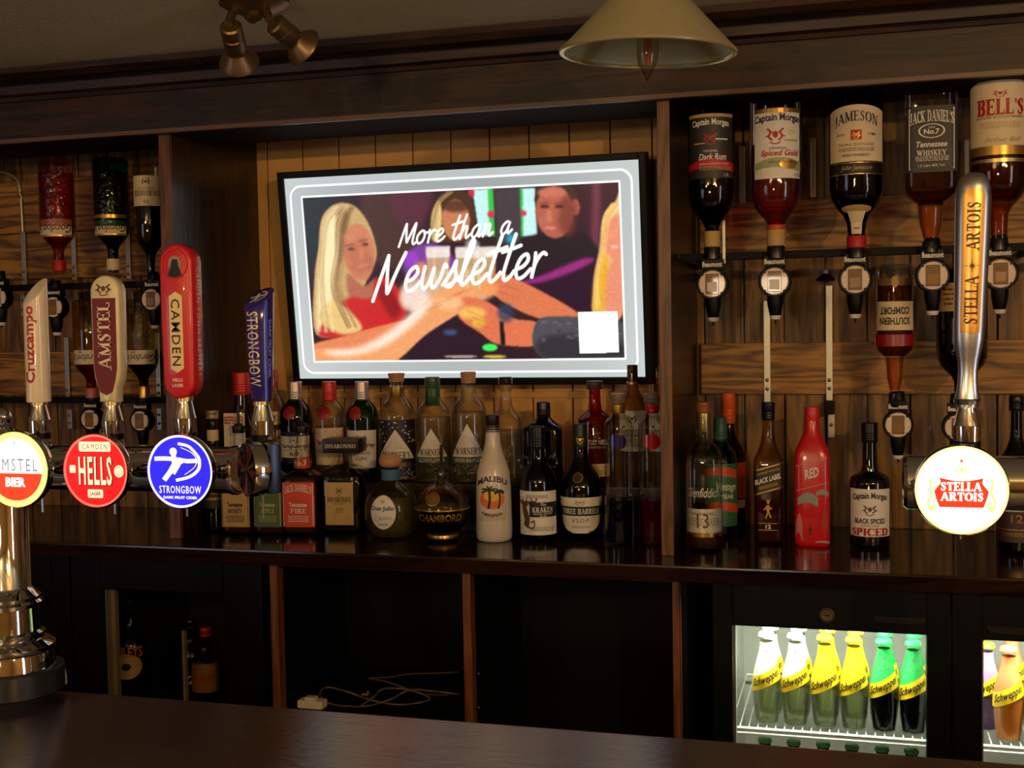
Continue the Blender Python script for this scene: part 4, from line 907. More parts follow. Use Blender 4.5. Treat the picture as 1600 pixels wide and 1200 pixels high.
bottle('liqueur_bottle', 'squat square amaretto bottle with wide black block cap and tan label', 540, 684, 834, 74, [(0, .9), (.02, .98), (.05, 1), (.52, 1), (.6, .96), (.66, .86), (.7, .6), (.73, .36), (.78, .3), (.84, .3)], G_CLEAR, on=ZC, n=6, asp=.9, liq=(.02, .6, L_BROWN),
  caps=[(.85, 1, .78, .7, CAPK, 'block')], labels=[(.1, .55, .6, PAPERT, [('#crest', 0, .3, .24, .2, INKB), ('DISARONNO', 0, .1, .86, .12, INK, st('f')), ('ORIGINALE', 0, 0, .44, .05, INKB, st('w')), ('#lines', 0, -.16, .3, .12, INKB)])
  ], extra=lambda root, R, H: blk_print(root, R, H))
# move the cap lettering onto the block face
bottle('tequila_bottle', 'squat round tequila bottle with a wooden ball stopper and blue neck band', 611, 709, 845, 84, [(0, .62), (.02, .74), (.08, .88), (.22, .98), (.34, 1), (.46, .95), (.56, .8), (.63, .56), (.67, .36), (.7, .32), (.82, .3)], glass('yellowish_glass', (216, 214, 168), .42), on=ZC, liq=(.03, .5, liquid('silver_tequila', (226, 216, 150), .22)),
  caps=[(.83, 1, .43, .43, pmat('pale_wood_ball', (206, 150, 108), .6), 'ball'), (.69, .82, .33, .33, pmat('blue_band', (70, 116, 150), .5), 'sleeve')],
  labels=[(.13, .55, .5, INKB, [('#disc', 0, 0, .94, .95, PAPERW), ('#crest', 0, .3, .16, .12, INKR), ('Don Julio', 0, .1, .84, .16, INKN, st('b')), ('#ring', -.2, -.18, .2, .16, INKB), ('BLANCO', .12, -.16, .44, .08, INKB, st('w')), ('#lines', 0, -.34, .4, .06, INKB)], dict(shape='ellipse', dx=-.1))])
bottle('liqueur_bottle', 'round ball-shaped dark liqueur bottle with a gold belt and black pourer', 691, 731, 850, 86, [(0, .5), (.03, .6), (.07, .56), (.1, .5), (.15, .66), (.24, .88), (.36, .99), (.45, 1), (.54, .96), (.66, .78), (.75, .5), (.79, .3), (.84, .2), (.97, .18)], glass('smoky_glass', (196, 186, 160), .4), on=ZC, liq=(.1, .42, L_BROWN),
  caps=[(.44, .47, 1.0, 1.0, GOLD, 'collar'), (.04, .1, .56, .54, GOLD, 'collar'), (.95, 1.32, .24, .0, CAPK, 'pourer')],
  labels=[(.28, .43, .92, None, [('CHAMBORD', 0, 0, .9, .7, GOLD, st('b'))], dict()), (.52, .7, .26, GOLD, [('#ring', 0, 0, .8, .8, INKB)], dict(shape='ellipse', dx=-.12, name='seal'))])
bottle('rum_bottle', 'white coconut rum bottle with palm-tree sunset print and dark cap', 771, 648, 848, 57, 'malibu', pmat('white_coated_glass', (216, 204, 184), .25, coat=.4), on=ZC, caps=[(.84, 1, .38, .37, pmat('dark_brown_cap', (34, 22, 20), .35))],
  labels=[(.18, .52, .96, None, [('MALIBU', 0, .34, .86, .14, pmat('aubergine_ink', (60, 24, 48), .5), st('b', bend=.12)), ('#disc', 0, -.02, .52, .44, pmat('sunset_orange', (232, 120, 30), .5)), ('#disc', 0, .06, .34, .24, pmat('sunset_yellow', (244, 190, 60), .5)), ('#palm', 0, .02, .62, .6, INK), ('ORIGINAL', 0, -.33, .54, .07, M['aubergine_ink'], st('b', bend=-.05)), ('#lines', 0, -.46, .6, .08, PAPERT)], dict(follow=1))])
def ears(root, R, H):
    for s in (-1, 1):
        b = MB(); pts = [(s*(R*.5+.011+.011*math.cos(a)), 0, H*.69+.012*math.sin(a)) for a in [2*PI*i/16 for i in range(17)]]
        b.tube(pts, .0026, G_CLEAR, 8); b.build('handle', root, True)
bottle('rum_bottle', 'black spiced rum bottle with two ring handles and a cream squid label', 841, 666, 848, 58, [(0, .9), (.012, .97), (.03, 1), (.46, 1), (.54, .97), (.6, .84), (.65, .6), (.69, .44), (.74, .4), (.84, .38), (.97, .36)], G_DARK, on=ZC, liq=(.02, .66, L_DARKR), caps=[(.8, 1, .42, .42, CAPK)], extra=ears,
  labels=[(.07, .45, .96, PAPERW, [('#squid', -.28, .02, .5, .8, INKB), ('#rect', .16, .08, .64, .34, INK), ('The', .16, .2, .14, .07, PAPERW, st('c')), ('KRAKEN', .16, .08, .56, .11, PAPERW, st('f')), ('BLACK SPICED', .16, -.01, .5, .04, PAPERW), ('RUM', .16, -.07, .16, .05, PAPERW), ('#lines', 0, .38, .5, .07, INKB), ('#lines', .1, -.36, .6, .09, INKB)])])
bottle('brandy_bottle', 'dark wide-bellied brandy bottle with green cap and cream shield label', 908, 662, 846, 66, [(0, .76), (.015, .82), (.1, .86), (.3, .97), (.42, 1), (.5, .96), (.58, .76), (.64, .52), (.7, .38), (.78, .33), (.97, .3)], glass('olive_glass', (96, 84, 50), .35), on=ZC, liq=(.02, .48, L_BROWN), caps=[(.78, 1, .33, .31, pmat('bottle_green', (20, 44, 26), .4))],
  labels=[(.07, .38, .96, PAPERW, [('#crest', 0, .36, .2, .16, GOLD), ('#rect', 0, .12, .99, .26, pmat('dark_green_print', (24, 48, 34), .5)), ('THREE BARRELS', 0, .12, .9, .15, PAPERW, st('f')), ('VSOP', 0, -.14, .4, .12, INKGR, st('w')), ('#lines', 0, -.32, .4, .06, INKB)], dict(shape='shield')), (.5, .6, .26, pmat('dark_seal', (50, 40, 26), .4), [('#ring', 0, 0, .8, .8, GOLD)], dict(shape='ellipse', dx=-.04, name='seal')), (.83, .9, .24, None, [('#crest', 0, 0, .9, .9, GOLD)])])
for cx_, lb, dm, lq, nb in ((967, 'tall clear vodka bottle with a round blue badge and grey stopper', pmat('blue_badge', (30, 30, 110), .15, coat=1), L_BLUE, GOLD), (1020, 'tall clear vodka bottle with a round red badge, beside the divider', pmat('red_badge', (196, 14, 26), .15, coat=1), L_RED, M['red_badge'] if 'red_badge' in M else CAPR)):
    bottle('vodka_bottle', lb, cx_, 615, 853, 45, 'vodka', G_CLEAR, on=ZC, liq=[(.02, .3, lq)], caps=[(.94, 1, .56, .56, CAPGR, 'cap'), (.87, .93, .44, .44, nb, 'sleeve')],
      labels=[(.635, .745, .58, dm, [], dict(shape='ellipse', name='badge')), (.18, .34, .6, None, [('#crest', 0, 0, .6, .7, G_AMB)]), (.5, .56, .5, None, [('CIROC', 0, 0, .8, .8, G_CLEAR, st('b'))])])
# --- right bay, on the worktop
bottle('whisky_bottle', 'clear single malt bottle with gold neck and cream label numbered 13, nearest the divider', 1100, 628, 862, 57, [(0, .9), (.012, .97), (.03, 1), (.52, .98), (.58, 1), (.64, .95), (.69, .8), (.72, .56), (.76, .42), (.8, .46), (.86, .42), (.97, .38)], G_CLEAR, on=ZC, n=3, asp=1, liq=(.02, .12, L_AMBER), caps=[(.93, 1, .4, .4, pmat('amber_cap', (150, 90, 44), .4), 'cap'), (.8, .93, .38, .38, BRASS, 'sleeve')],
  labels=[(.13, .29, .96, PAPERW, [('13', 0, 0, .3, .62, INKB, st('s')), ('YEARS SINGLE MALT', 0, .3, .7, .1, INKB), ('#lines', 0, -.05, .8, .3, INKG)]), (.1, .13, .97, GOLD, []), (.36, .44, .94, None, [('Glenfiddich', 0, 0, .95, .8, PAPERW, st('c'))])])
bottle('whisky_bottle', 'teal-capped whisky bottle with teal and coral label, half behind the single malt', 1126, 652, 845, 52, 'gin', G_DGREEN, 2.69, ZC, caps=[(.76, 1, .42, .38, pmat('teal_cap', (50, 92, 78), .45))], labels=[(.1, .62, .97, pmat('teal_label', (60, 122, 100), .5), [('#wave', 0, .36, .9, .2, pmat('coral_print', (214, 96, 70), .5)), ('Vintage', .2, .12, .6, .16, PAPERW, st('i')), ('YEAR', .2, -.02, .4, .07, PAPERW, st('b')), ('#wave', 0, -.2, 1, .2, M['coral_print'])])])
bottle('whisky_bottle', 'orange-capped whisky bottle behind the teal-capped one', 1139, 614, 845, 54, 'tallneck', G_DARK, 2.785, ZC, liq=(.02, .4, L_WHISKY), caps=[(.78, 1, .4, .4, pmat('orange_cap', (224, 96, 36), .45))], labels=[(.24, .5, .96, pmat('orange_lab', (214, 90, 40), .5), [('12', 0, 0, .3, .4, PAPERW, st('b'))]), (.17, .23, .9, PAPERW, [])])
bottle('whisky_bottle', 'slim square whisky bottle with slanted black and gold label and black cap', 1201, 628, 837, 46, 'tallsq', G_AMB, 2.62, ZC, n=6, asp=.9, liq=(.02, .38, L_AMBER), caps=[(.87, 1, .44, .44, CAPK)],
  labels=[(.37, .56, .96, pmat('black_gold_label', (30, 24, 16), .4), [('#rect', 0, .44, 1, .05, GOLD), ('#rect', 0, -.44, 1, .05, GOLD), ('JOHNNIE WALKER', 0, .26, .8, .1, GOLD), ('BLACK LABEL', 0, 0, .9, .2, PAPERW, st('b')), ('#lines', 0, -.26, .7, .12, GOLD)], dict(slant=.3)), (.18, .33, .6, None, [('#figure', 0, 0, .7, .9, GOLD)]), (.1, .16, .8, None, [('#rect', 0, .4, .8, .06, GOLD), ('12', 0, 0, .22, .5, PAPERW, st('b')), ('#rect', 0, -.4, .8, .06, GOLD)])])
bottle('whisky_bottle', 'bright red painted square whisky bottle with pale grey splashes', 1269, 635, 839, 54, [(0, .9), (.012, .97), (.03, 1), (.64, 1), (.7, .9), (.76, .66), (.82, .46), (.9, .42)], pmat('red_coated_glass', (206, 24, 30), .25, coat=.4), 2.62, ZC, n=6, asp=.85, caps=[(.87, 1, .42, .4, pmat('red_screw_cap', (214, 40, 38), .35))],
  labels=[(.42, .62, .92, None, [('#rect', 0, .44, .96, .03, PAPERT), ('RED', 0, .05, .42, .36, PAPERW, st('b')), ('#rect', 0, -.44, .96, .03, PAPERT)], dict(slant=.28)), (.02, .42, .96, None, [('#wave', -.12, .3, .6, .26, pmat('grey_splash', (140, 150, 140), .5)), ('#wave', .3, .42, .36, .14, M['grey_splash']), ('#wave', .3, -.46, .4, .05, M['grey_splash']), ('#wave', -.38, -.2, .2, .5, pmat('pink_splash', (200, 110, 110), .5)), ('#wave', .36, -.1, .2, .5, INKR), ('#figure', -.05, -.25, .16, .2, INK)])])
bottle('rum_bottle', 'dark spiced rum bottle with torn-edge cream label and black cap', 1359, 660, 836, 62, [(0, .92), (.012, .98), (.03, 1), (.52, 1), (.56, .93), (.59, .66), (.61, .42), (.66, .36), (.8, .34), (.96, .32)], G_BLACK, 2.62, ZC, caps=[(.84, 1, .4, .4, CAPK)],
  labels=[(.1, .48, .93, PAPERW, [('Captain Morgan', 0, .3, .96, .17, INK, st('b', bend=.05)), ('#crest', 0, .07, .3, .24, INKB), ('BLACK SPICED', 0, -.17, .8, .11, INK, st('b')), ('#lines', 0, -.27, .4, .04, INKB), ('SPICED', 0, -.4, 1.0, .16, INKR, st('F'))]), (.62, .8, .3, None, [])])
bottle('whisky_bottle', 'dark whisky bottle numbered 12 at the right edge behind the beer font', 1588, 617, 858, 56, 'tallneck', G_DARK, 2.60, ZC, liq=(.02, .5, L_WHISKY), caps=[(.9, 1, .4, .38, CAPK)], labels=[(.08, .33, .95, pmat('brown_label', (62, 32, 26), .5), [('GLENLIVET', 0, .38, .9, .1, GOLD, st('f')), ('12', 0, .1, .3, .2, GOLD, st('f')), ('#rect', 0, -.18, .95, .02, GOLD), ('#lines', 0, -.3, .7, .1, GOLD)])])

# ------------------------------------------------------------------ hanging bottles and their measures
def optic_master():
    t = thing('spirit_measure', 'x', 'optic', (0, 0, 0)); r = .033
    b = MB(); b.lathe([(-.012, r*.94), (-.014, r), (.012, r), (.016, r*.9)], BLK, 36, axis='Y'); b.build('housing', t, True)
    b = MB(); b.lathe([(-.0125, r*.83), (-.0155, r*.83), (-.017, r*.79)], pmat('cream_dial', (236, 212, 196), .7, coat=.3), 36, axis='Y'); f = b.build('dial', t, True)
    b = MB(); b.box(-.0135, .0135, -.0185, -.0165, -.021, .021, pmat('amber_window', (120, 84, 44), .5, coat=.6), .001); b.box(-.01, .01, -.0192, -.0183, -.016, .004, pmat('amber_window_lower', (150, 108, 50), .2), .001); b.build('window', f)
    b = MB()
    for a in (45, 135, 225, 315):
        c, s = math.cos(math.radians(a)), math.sin(math.radians(a)); b.box(c*r*.86-.003, c*r*.86+.003, -.0185, -.0165, s*r*.86-.003, s*r*.86+.003, BLK)
    b.build('notch', f)
    b = MB(); b.box(-.021, .021, -.010, .014, .029, .052, BLK, .002); k = b.build('clip_block', t)
    b = MB(); prints(b, [('Beaumont', 0, 0, .96, .46, INKW, st('b'))], .042, .023, flatmap(0, -.0102, .0405)); b.build('lettering', k)
    b = MB(); b.lathe([(.052, .0155), (.056, .0165), (.06, .0155), (.072, .0145), (.074, .0135)], BLK, 24); b.build('collar', t, True)
    b = MB(); b.lathe([(-.030, .0165), (-.045, .016), (-.068, .0115), (-.069, .011)], BLK, 24); b.build('nozzle', t, True)
    b = MB(); b.lathe([(-.069, .0115), (-.0705, .012), (-.077, .0095), (-.078, .006)], WHT, 20); b.lathe([(-.078, .002), (-.086, .002)], BLK, 8); b.build('tip', t, True)
    return t
OM = optic_master(); first = [True]
def optic(px, py, Y, lb, s=1.0, grp=None):
    loc = P(px, py, Y)
    if first[0]: first[0] = False; OM.location = loc; OM['label'] = lb; o = OM
    else: o = dup(OM, loc, lb)
    o.scale = (s, s, s)
    return o
YO = 2.52
def brk(o, xs_, y, z):
    for x in xs_:
        b = MB(); b.box(x-.006, x+.006, y, YW-.002, z-.006, z+.006, BLKM); b.build('rail_bracket', o)
def hang(name, lb, cx, yt, yn, w, shape, gl, liq_, caps, labels, Y=YO, **k):
    """upside-down bottle: yt = its base (upper end), yn = mouth (lower end)"""
    return bottle(name, lb, cx, yt, yn, w, shape, gl, Y, inv=True, liq=liq_, caps=caps, labels=labels, **k)
FL = dict(flip=True)
SLV = lambda m1, m2=None, a=.82, b_=.92: [(a, b_, .34, .34, m1, 'sleeve'), (b_, 1, .34, .34, CAPK, 'collar')] + ([(a-.03, a, .345, .345, m2, 'sleeve')] if m2 else [])
hang('rum_bottle', 'upside-down dark rum bottle with black and red label, leftmost of the right-hand hanging bottles', 1112, 158, 406, 72, 'optic', glass('smoked_glass', (120, 92, 60), .4), (.3, .97, L_DARKR), SLV(PAPERT), [(.1, .5, .9, pmat('charcoal_label', (48, 42, 36), .5), [('#rect', 0, .47, 1, .05, PAPERT), ('Captain Morgan', 0, .33, .94, .13, PAPERW, st('b', bend=.03)), ('#crest', 0, .12, .3, .2, INKR), ('#rect', .22, .1, .24, .02, PAPERW), ('#rect', -.22, .04, .24, .02, PAPERT), ('ORIGINAL', 0, -.08, .34, .035, PAPERW), ('Dark Rum', .05, -.17, .66, .1, PAPERW, st('i')), ('#wave', 0, -.3, 1.0, .2, pmat('red_swoosh', (184, 26, 36), .5)), ('RICH & SMOOTH FINISH', .1, -.28, .7, .03, PAPERW), ('#lines', .1, -.35, .7, .06, PAPERT), ('1.5L', .38, -.45, .14, .05, PAPERW)], FL)])
hang('rum_bottle', 'upside-down spiced rum bottle with white and gold label and red liquor', 1212, 150, 405, 80, 'optic', G_CLEAR, (.3, .97, L_PINK), SLV(PAPERT, pmat('orange_ring', (196, 70, 30), .4)), [(.1, .52, .84, PAPERW, [('#rect', 0, .47, 1, .06, GOLD), ('Captain Morgan', 0, .33, .96, .14, INKN, st('b', bend=.03)), ('#crest', -.05, .12, .36, .26, INKR), ('#ring', .28, .16, .1, .06, GOLD), ('#rect', .25, .04, .3, .015, GOLD), ('ORIGINAL', 0, -.07, .34, .035, INKN), ('Spiced Gold', .05, -.15, .76, .11, INKR, st('i')), ('#wave', 0, -.3, 1.0, .2, pmat('green_gold_swoosh', (160, 170, 120), .5)), ('#disc', .2, -.3, .36, .14, GOLD), ('SMOOTH FINISH', .12, -.27, .6, .035, INKN), ('1.5L', .4, -.45, .14, .05, INKN)], dict(FL, dx=-.06))])
hang('whiskey_bottle', 'upside-down green whiskey bottle with cream arched label over a black band', 1338, 133, 404, 82, 'opticj', glass('forest_glass', (20, 60, 22), .35, wob=.3, wscale=25), (.25, .97, L_DARKR), [(.87, .94, .35, .35, INKR, 'sleeve'), (.94, 1, .34, .34, CAPK, 'collar')],
  [(.17, .455, .94, PAPER, [('JAMESON', 0, .28, .88, .2, INKN, st('f', bend=.12)), ('#rect', 0, .02, .16, .2, INKR), ('#crest', 0, .02, .12, .16, GOLD), ('#blossom', 0, .16, .14, .08, GOLD), ('ESTD', -.3, .03, .16, .05, INK), ('1780', .3, .03, .16, .05, INK), ('TRIPLE DISTILLED', 0, -.17, .66, .055, INKB, st('w')), ('#lines', 0, -.27, .6, .07, INKB), ('IRISH WHISKEY', 0, -.38, .5, .055, INKN)], dict(FL, domed=.12)), (.46, .53, .94, INK, [('#rect', 0, .46, 1, .05, GOLD), ('#rect', 0, -.46, 1, .05, GOLD), ('John Jameson', 0, 0, .6, .5, PAPERT, st('c'))], FL), (.7, .86, .3, None, [('#rect', 0, -.1, .7, .8, PAPER), ('#disc', 0, .36, 1.1, .3, PAPERT), ('#lines', 0, -.1, .4, .5, INKB)], FL)])
hang('whiskey_bottle', 'upside-down square whiskey bottle with black and white number 7 label', 1454, 125, 396, 80, 'opticsq', G_CLEAR, [(.2, .72, L_WHISKY), (.73, .91, L_NECK_GLOW)], [(.93, 1, .3, .3, CAPK, 'collar')],
  [(.17, .545, .94, pmat('slate_label', (38, 36, 40), .5), [('#box', 0, 0, .88, .92, INKW), ("JACK DANIEL'S", 0, .3, .84, .17, INKW, st('f', bend=.05)), ('#ring', 0, .12, .52, .22, INKW), ('Old', 0, .175, .12, .03, INKW), ('No.7', 0, .11, .3, .08, INKW, st('b')), ('Tennessee', 0, -.08, .6, .09, INKW, st('i')), ('WHISKEY', 0, -.21, .58, .08, INKW, st('f')), ('#lines', 0, -.3, .7, .07, INKW), ('1.5 Litre 40% Vol.', 0, -.4, .52, .045, INKW)], FL)], n=7, asp=.95)
hang('whisky_bottle', 'upside-down blended whisky bottle with a large arched cream label, at the right edge', 1561, 112, 392, 88, 'optic', G_AMB, [(.3, .72, L_WHISKY), (.74, .91, L_NECK_GLOW)], [(.93, 1, .3, .3, CAPK, 'collar')],
  [(.1, .43, .96, PAPER, [('#crest', 0, .36, .2, .12, INKR), ("BELL'S", 0, .14, .8, .26, INKR, st('F')), ('BLENDED SCOTCH WHISKY', 0, -.03, .8, .04, INKB), ('#lines', 0, -.16, .6, .1, PAPERT), ('Arthur Bell', .05, -.4, .6, .08, PAPERT, st('c'))], dict(FL, domed=.12)), (.43, .48, .97, GOLD, []), (.50, .52, .97, BRASS, [])])
zrr = P(1250, 397, 2.56).z
b = MB(); b.box(XDR+.004, XR, 2.555, 2.575, zrr-.008, zrr+.008, BLKM, .002); o = b.build('optic_rail'); tag(o, 'black metal rail carrying the measures of the right-hand hanging bottles', 'rail'); brk(o, (XDR+.03, .35, .75, 1.2), 2.575, zrr)
for px, py, lb in ((1114, 444, 'round measure under the dark rum bottle with black and red label'), (1211, 440, 'round measure under the spiced rum bottle with red liquor'), (1336, 437, 'round measure under the green whiskey bottle'), (1457, 431, 'round measure under the square number 7 whiskey bottle'), (1562, 428, 'round measure under the blended whisky bottle, far right')):
    optic(px, py, YO, lb, 1.0 if px < 1200 else 1.0)
Y2 = 2.60
hang('liqueur_bottle', 'upside-down ribbed liqueur bottle with red liquor on the lower right row', 1398, 413, 636, 58, [(0, .8), (.02, .95), (.05, 1), (.2, .98), (.3, .96), (.47, .98), (.49, 1.04), (.57, 1.04), (.6, .95), (.62, .8), (.65, .5), (.7, .46), (.8, .42), (.86, .3), (.92, .26), (1, .26)], G_CLEAR, [(.1, .64, L_AMBER), (.66, .88, L_NECK_GLOW)], [(.9, 1, .3, .3, CAPK, 'collar')],
  [(.1, .15, .9, pmat('tan_band', (120, 90, 60), .5), [('#disc', 0, 0, .16, 1.6, PAPERT)]), (.26, .46, .93, PAPER, [('SOUTHERN', 0, .18, .84, .26, INK, st('b')), ('COMFORT', 0, -.18, .8, .26, INK, st('b'))]), (.49, .57, .97, pmat('red_ribbing', (150, 20, 20), .3), [])], Y=Y2)
optic(1403, 663, Y2, 'round measure under the ribbed liqueur bottle on the lower row', .92)
hang('liqueur_bottle', 'upside-down dark bottle mostly hidden behind the tall silver tap handle', 1503, 420, 640, 76, 'optic', G_DARK, (.2, .97, L_WHISKY), [(.9, 1, .3, .3, CAPK, 'collar')], [(.1, .3, .9, PAPERT, [('#lines', 0, 0, .8, .6, INKB)], FL)], Y=Y2)
optic(1496, 667, Y2, 'round measure peeking out left of the tall silver tap handle', .92)
def strip(px, y0, y1, Y, w=11, lb='', holes=(), m=ALU, top=None):
    a, c = P(px, y0, Y), P(px, y1, Y); s = mpp(a)*w/2
    b = MB(); b.box(c.x-s, c.x+s, Y, Y+.004, c.z, a.z, m, .001)
    o = b.build('rack_upright'); tag(o, lb, 'bracket')
    for hy in holes:
        p = P(px, hy, Y); b = MB(); b.lathe([(0, s*.6), (-.002, s*.55), (-.003, s*.3)], BRONZE, 12, (c.x, Y, p.z), 'Y'); b.build('screw', o, True)
    if top: b = MB(); b.box(c.x-s*1.6, c.x+s*1.6, Y-.02, Y+.002, c.z-.03, c.z, BLKM, .002); b.build('foot', o)
    return o
YK = YW-.0265
strip(1199, 470, 630, YK, 10, 'long aluminium rack strip hanging below the spiced rum measure', (594, 608))
strip(1296, 446, 626, YK, 10, 'long aluminium rack strip left of the green whiskey bottle measure', (594, 607), top=1)
strip(1299, 645, 684, YK, 10, 'short aluminium strip end with a red dot, above the red painted bottle', (664,))
for px, y0, y1, lb in ((1063, 236, 322, 'upper aluminium rack strip beside the divider edge'), (1160, 228, 318, 'upper aluminium rack strip between the two rum bottles'), (1271, 216, 308, 'upper aluminium rack strip left of the green whiskey bottle'), (1511, 218, 300, 'upper aluminium rack strip right of the square whiskey bottle')):
    strip(px, y0, y1, YK, 9, lb)
for px, y0, y1, lb in ((1131, 344, 412, 'aluminium strip beside the neck of the dark rum bottle'), (1225, 350, 406, 'aluminium strip beside the neck of the spiced rum bottle')):
    strip(px, y0, y1, 2.54, 5, lb)
# empty clip (black cap) on the strip
t = thing('bottle_clip', 'empty black bottle clip heading the rack strip left of the green whiskey measure', 'clip', P(1290, 436, YK-.02))
b = MB(); b.lathe([(-.004, .02), (0, .021), (.006, .014), (.012, .006)], BLK, 20); b.build('dome', t, True)
b = MB(); b.lathe([(.012, .006), (.02, .0055)], WHT, 12); b.build('stud', t, True)
b = MB(); b.box(-.004, .004, .0, .026, -.004, .004, BLK); b.build('arm', t)
# left bay
YLO = 2.62
hang('gin_bottle', 'upside-down pink gin bottle with cut-glass pattern, left end of the upper left row', 90, 250, 428, 54, 'optic', G_PINK, (.12, .97, L_PINK), [(.88, .98, .36, .36, INKR, 'sleeve')], [(.53, .68, .86, PAPER, [('#rect', 0, .44, 1, .08, GOLD), ("Gordon's", 0, .05, .94, .5, INK, st('c')), ('#crest', .2, -.36, .16, .24, INKG)], dict(follow=0)), (.12, .5, .8, None, [('#squid', 0, 0, .9, .9, G_PINK)])], Y=YLO)
hang('gin_bottle', 'upside-down green gin bottle with cream script label, above the dark red tap handle', 175, 248, 426, 54, 'optic', glass('green_cut_glass', (46, 122, 40), .3, wob=.9, wscale=80), (.12, .97, liquid('green_gin_c', (60, 120, 40))), [(.88, .98, .36, .36, PAPER, 'sleeve')], [(.55, .68, .86, PAPER, [('#rect', 0, .44, 1, .08, GOLD), ("Gordon's", 0, .05, .94, .5, INK, st('c')), ('#crest', .2, -.36, .16, .24, INKG)], dict(follow=0)), (.50, .53, .9, GOLD, [])], Y=YLO)
hang('cognac_bottle', 'upside-down cognac bottle with cream label and dark liquor, beside the left pillar', 234, 252, 440, 46, 'optic', G_CLEAR, (.36, .97, L_DARKR), [(.72, .75, .4, .4, GOLD, 'collar')], [(.13, .38, .95, PAPER, [('COURVOISIER', 0, .08, .92, .18, INK, st('f')), ('VS', 0, .36, .16, .12, INK, st('f')), ('#lines', 0, -.08, .5, .06, INKB), ('#crest', 0, -.3, .24, .24, INK)])], Y=YLO)
zrl = P(150, 446, 2.66).z
b = MB(); b.box(XL, XDL-.03, 2.66, 2.68, zrl-.008, zrl+.008, BLKM, .002); o = b.build('optic_rail'); tag(o, 'black metal rail carrying the measures of the upper left hanging bottles', 'rail'); brk(o, (XDL-.06, -1.6, -1.9), 2.68, zrl)
zrl2 = P(150, 626, 2.72).z
b = MB(); b.box(XL, XDL-.03, 2.74, 2.76, zrl2-.008, zrl2+.008, BLKM, .002); o = b.build('optic_rail'); tag(o, 'lower black metal rail in the left bay', 'rail'); brk(o, (XDL-.06, -1.6, -1.9), 2.76, zrl2)
optic(1, 465, YLO, 'round measure cut off by the left edge of the picture', .92)
optic(88, 480, YLO, 'round measure right of the white slanted tap handle', .92)
optic(176, 474, YLO, 'round measure hidden behind the dark red tap handle', .92)
optic(241, 468, YLO, 'round measure left of the tall red tap handle', .92)
YL2 = 2.70
hang('gin_bottle', 'upside-down gin bottle with pink neck, lower left row, behind the dark red tap handle', 141, 468, 625, 50, 'optic', G_AMB, (.5, .97, L_RED), [(.88, .98, .36, .36, pmat('pink_foil', (190, 96, 100), .4), 'sleeve')], [(.5, .64, .86, PAPER, [("Gordon's", 0, .05, .94, .5, INK, st('c')), ('#crest', .2, -.36, .16, .24, INKG)], dict(follow=0))], Y=YL2)
hang('gin_bottle', 'upside-down yellowish gin bottle with gold neck, lower left row', 223, 468, 625, 48, 'optic', glass('cut_yellow_glass', (214, 200, 110), .4, wob=.9, wscale=80), (.5, .97, L_BROWN), [(.86, .98, .36, .36, GOLD, 'sleeve')], [(.5, .64, .86, PAPER, [("Gordon's", 0, .05, .94, .5, INK, st('c')), ('#crest', .2, -.36, .16, .24, INKG)], dict(follow=0))], Y=YL2)
optic(145, 655, YL2, 'round measure with red window on the lower left row', .9)
optic(223, 657, YL2, 'round measure left of the chrome ferrule of the red tap handle, lower row', .9)
YKL = YW-.031
for px, y0, y1, lb in ((38, 362, 445, 'aluminium rack strip above the white slanted tap handle'), (116, 310, 438, 'aluminium rack strip right of the pink gin bottle'), (201, 315, 436, 'aluminium rack strip right of the green gin bottle'), (36, 460, 494, 'short aluminium strip left of the white slanted tap handle'), (119, 457, 490, 'short aluminium strip left of the dark red tap handle'), (205, 455, 490, 'short aluminium strip right of the dark red tap handle'), (106, 527, 630, 'long aluminium strip between white and dark red tap handles'), (248, 520, 622, 'long aluminium strip left of the tall red tap handle'), (109, 640, 670, 'short aluminium strip on the lower rail, left one'), (249, 638, 672, 'short aluminium strip on the lower rail, beside the red tap handle')):
    strip(px, y0, y1, YKL, 8, lb, (y0+(y1-y0)*.3, y0+(y1-y0)*.7) if y1-y0 < 60 else (y1-20, y1-8))
b = MB(); pts = [P(-10, 268, YKL), P(10, 270, YKL), P(26, 280, YKL), P(32, 300, YKL), P(36, 362, YKL)]
b.tube([tuple(p) for p in catmull(pts, 5)], .0045, ALU, 8); o = b.build('bent_rod', smooth=True); tag(o, 'bent grey metal rod curving down in the upper left bay', 'rod')
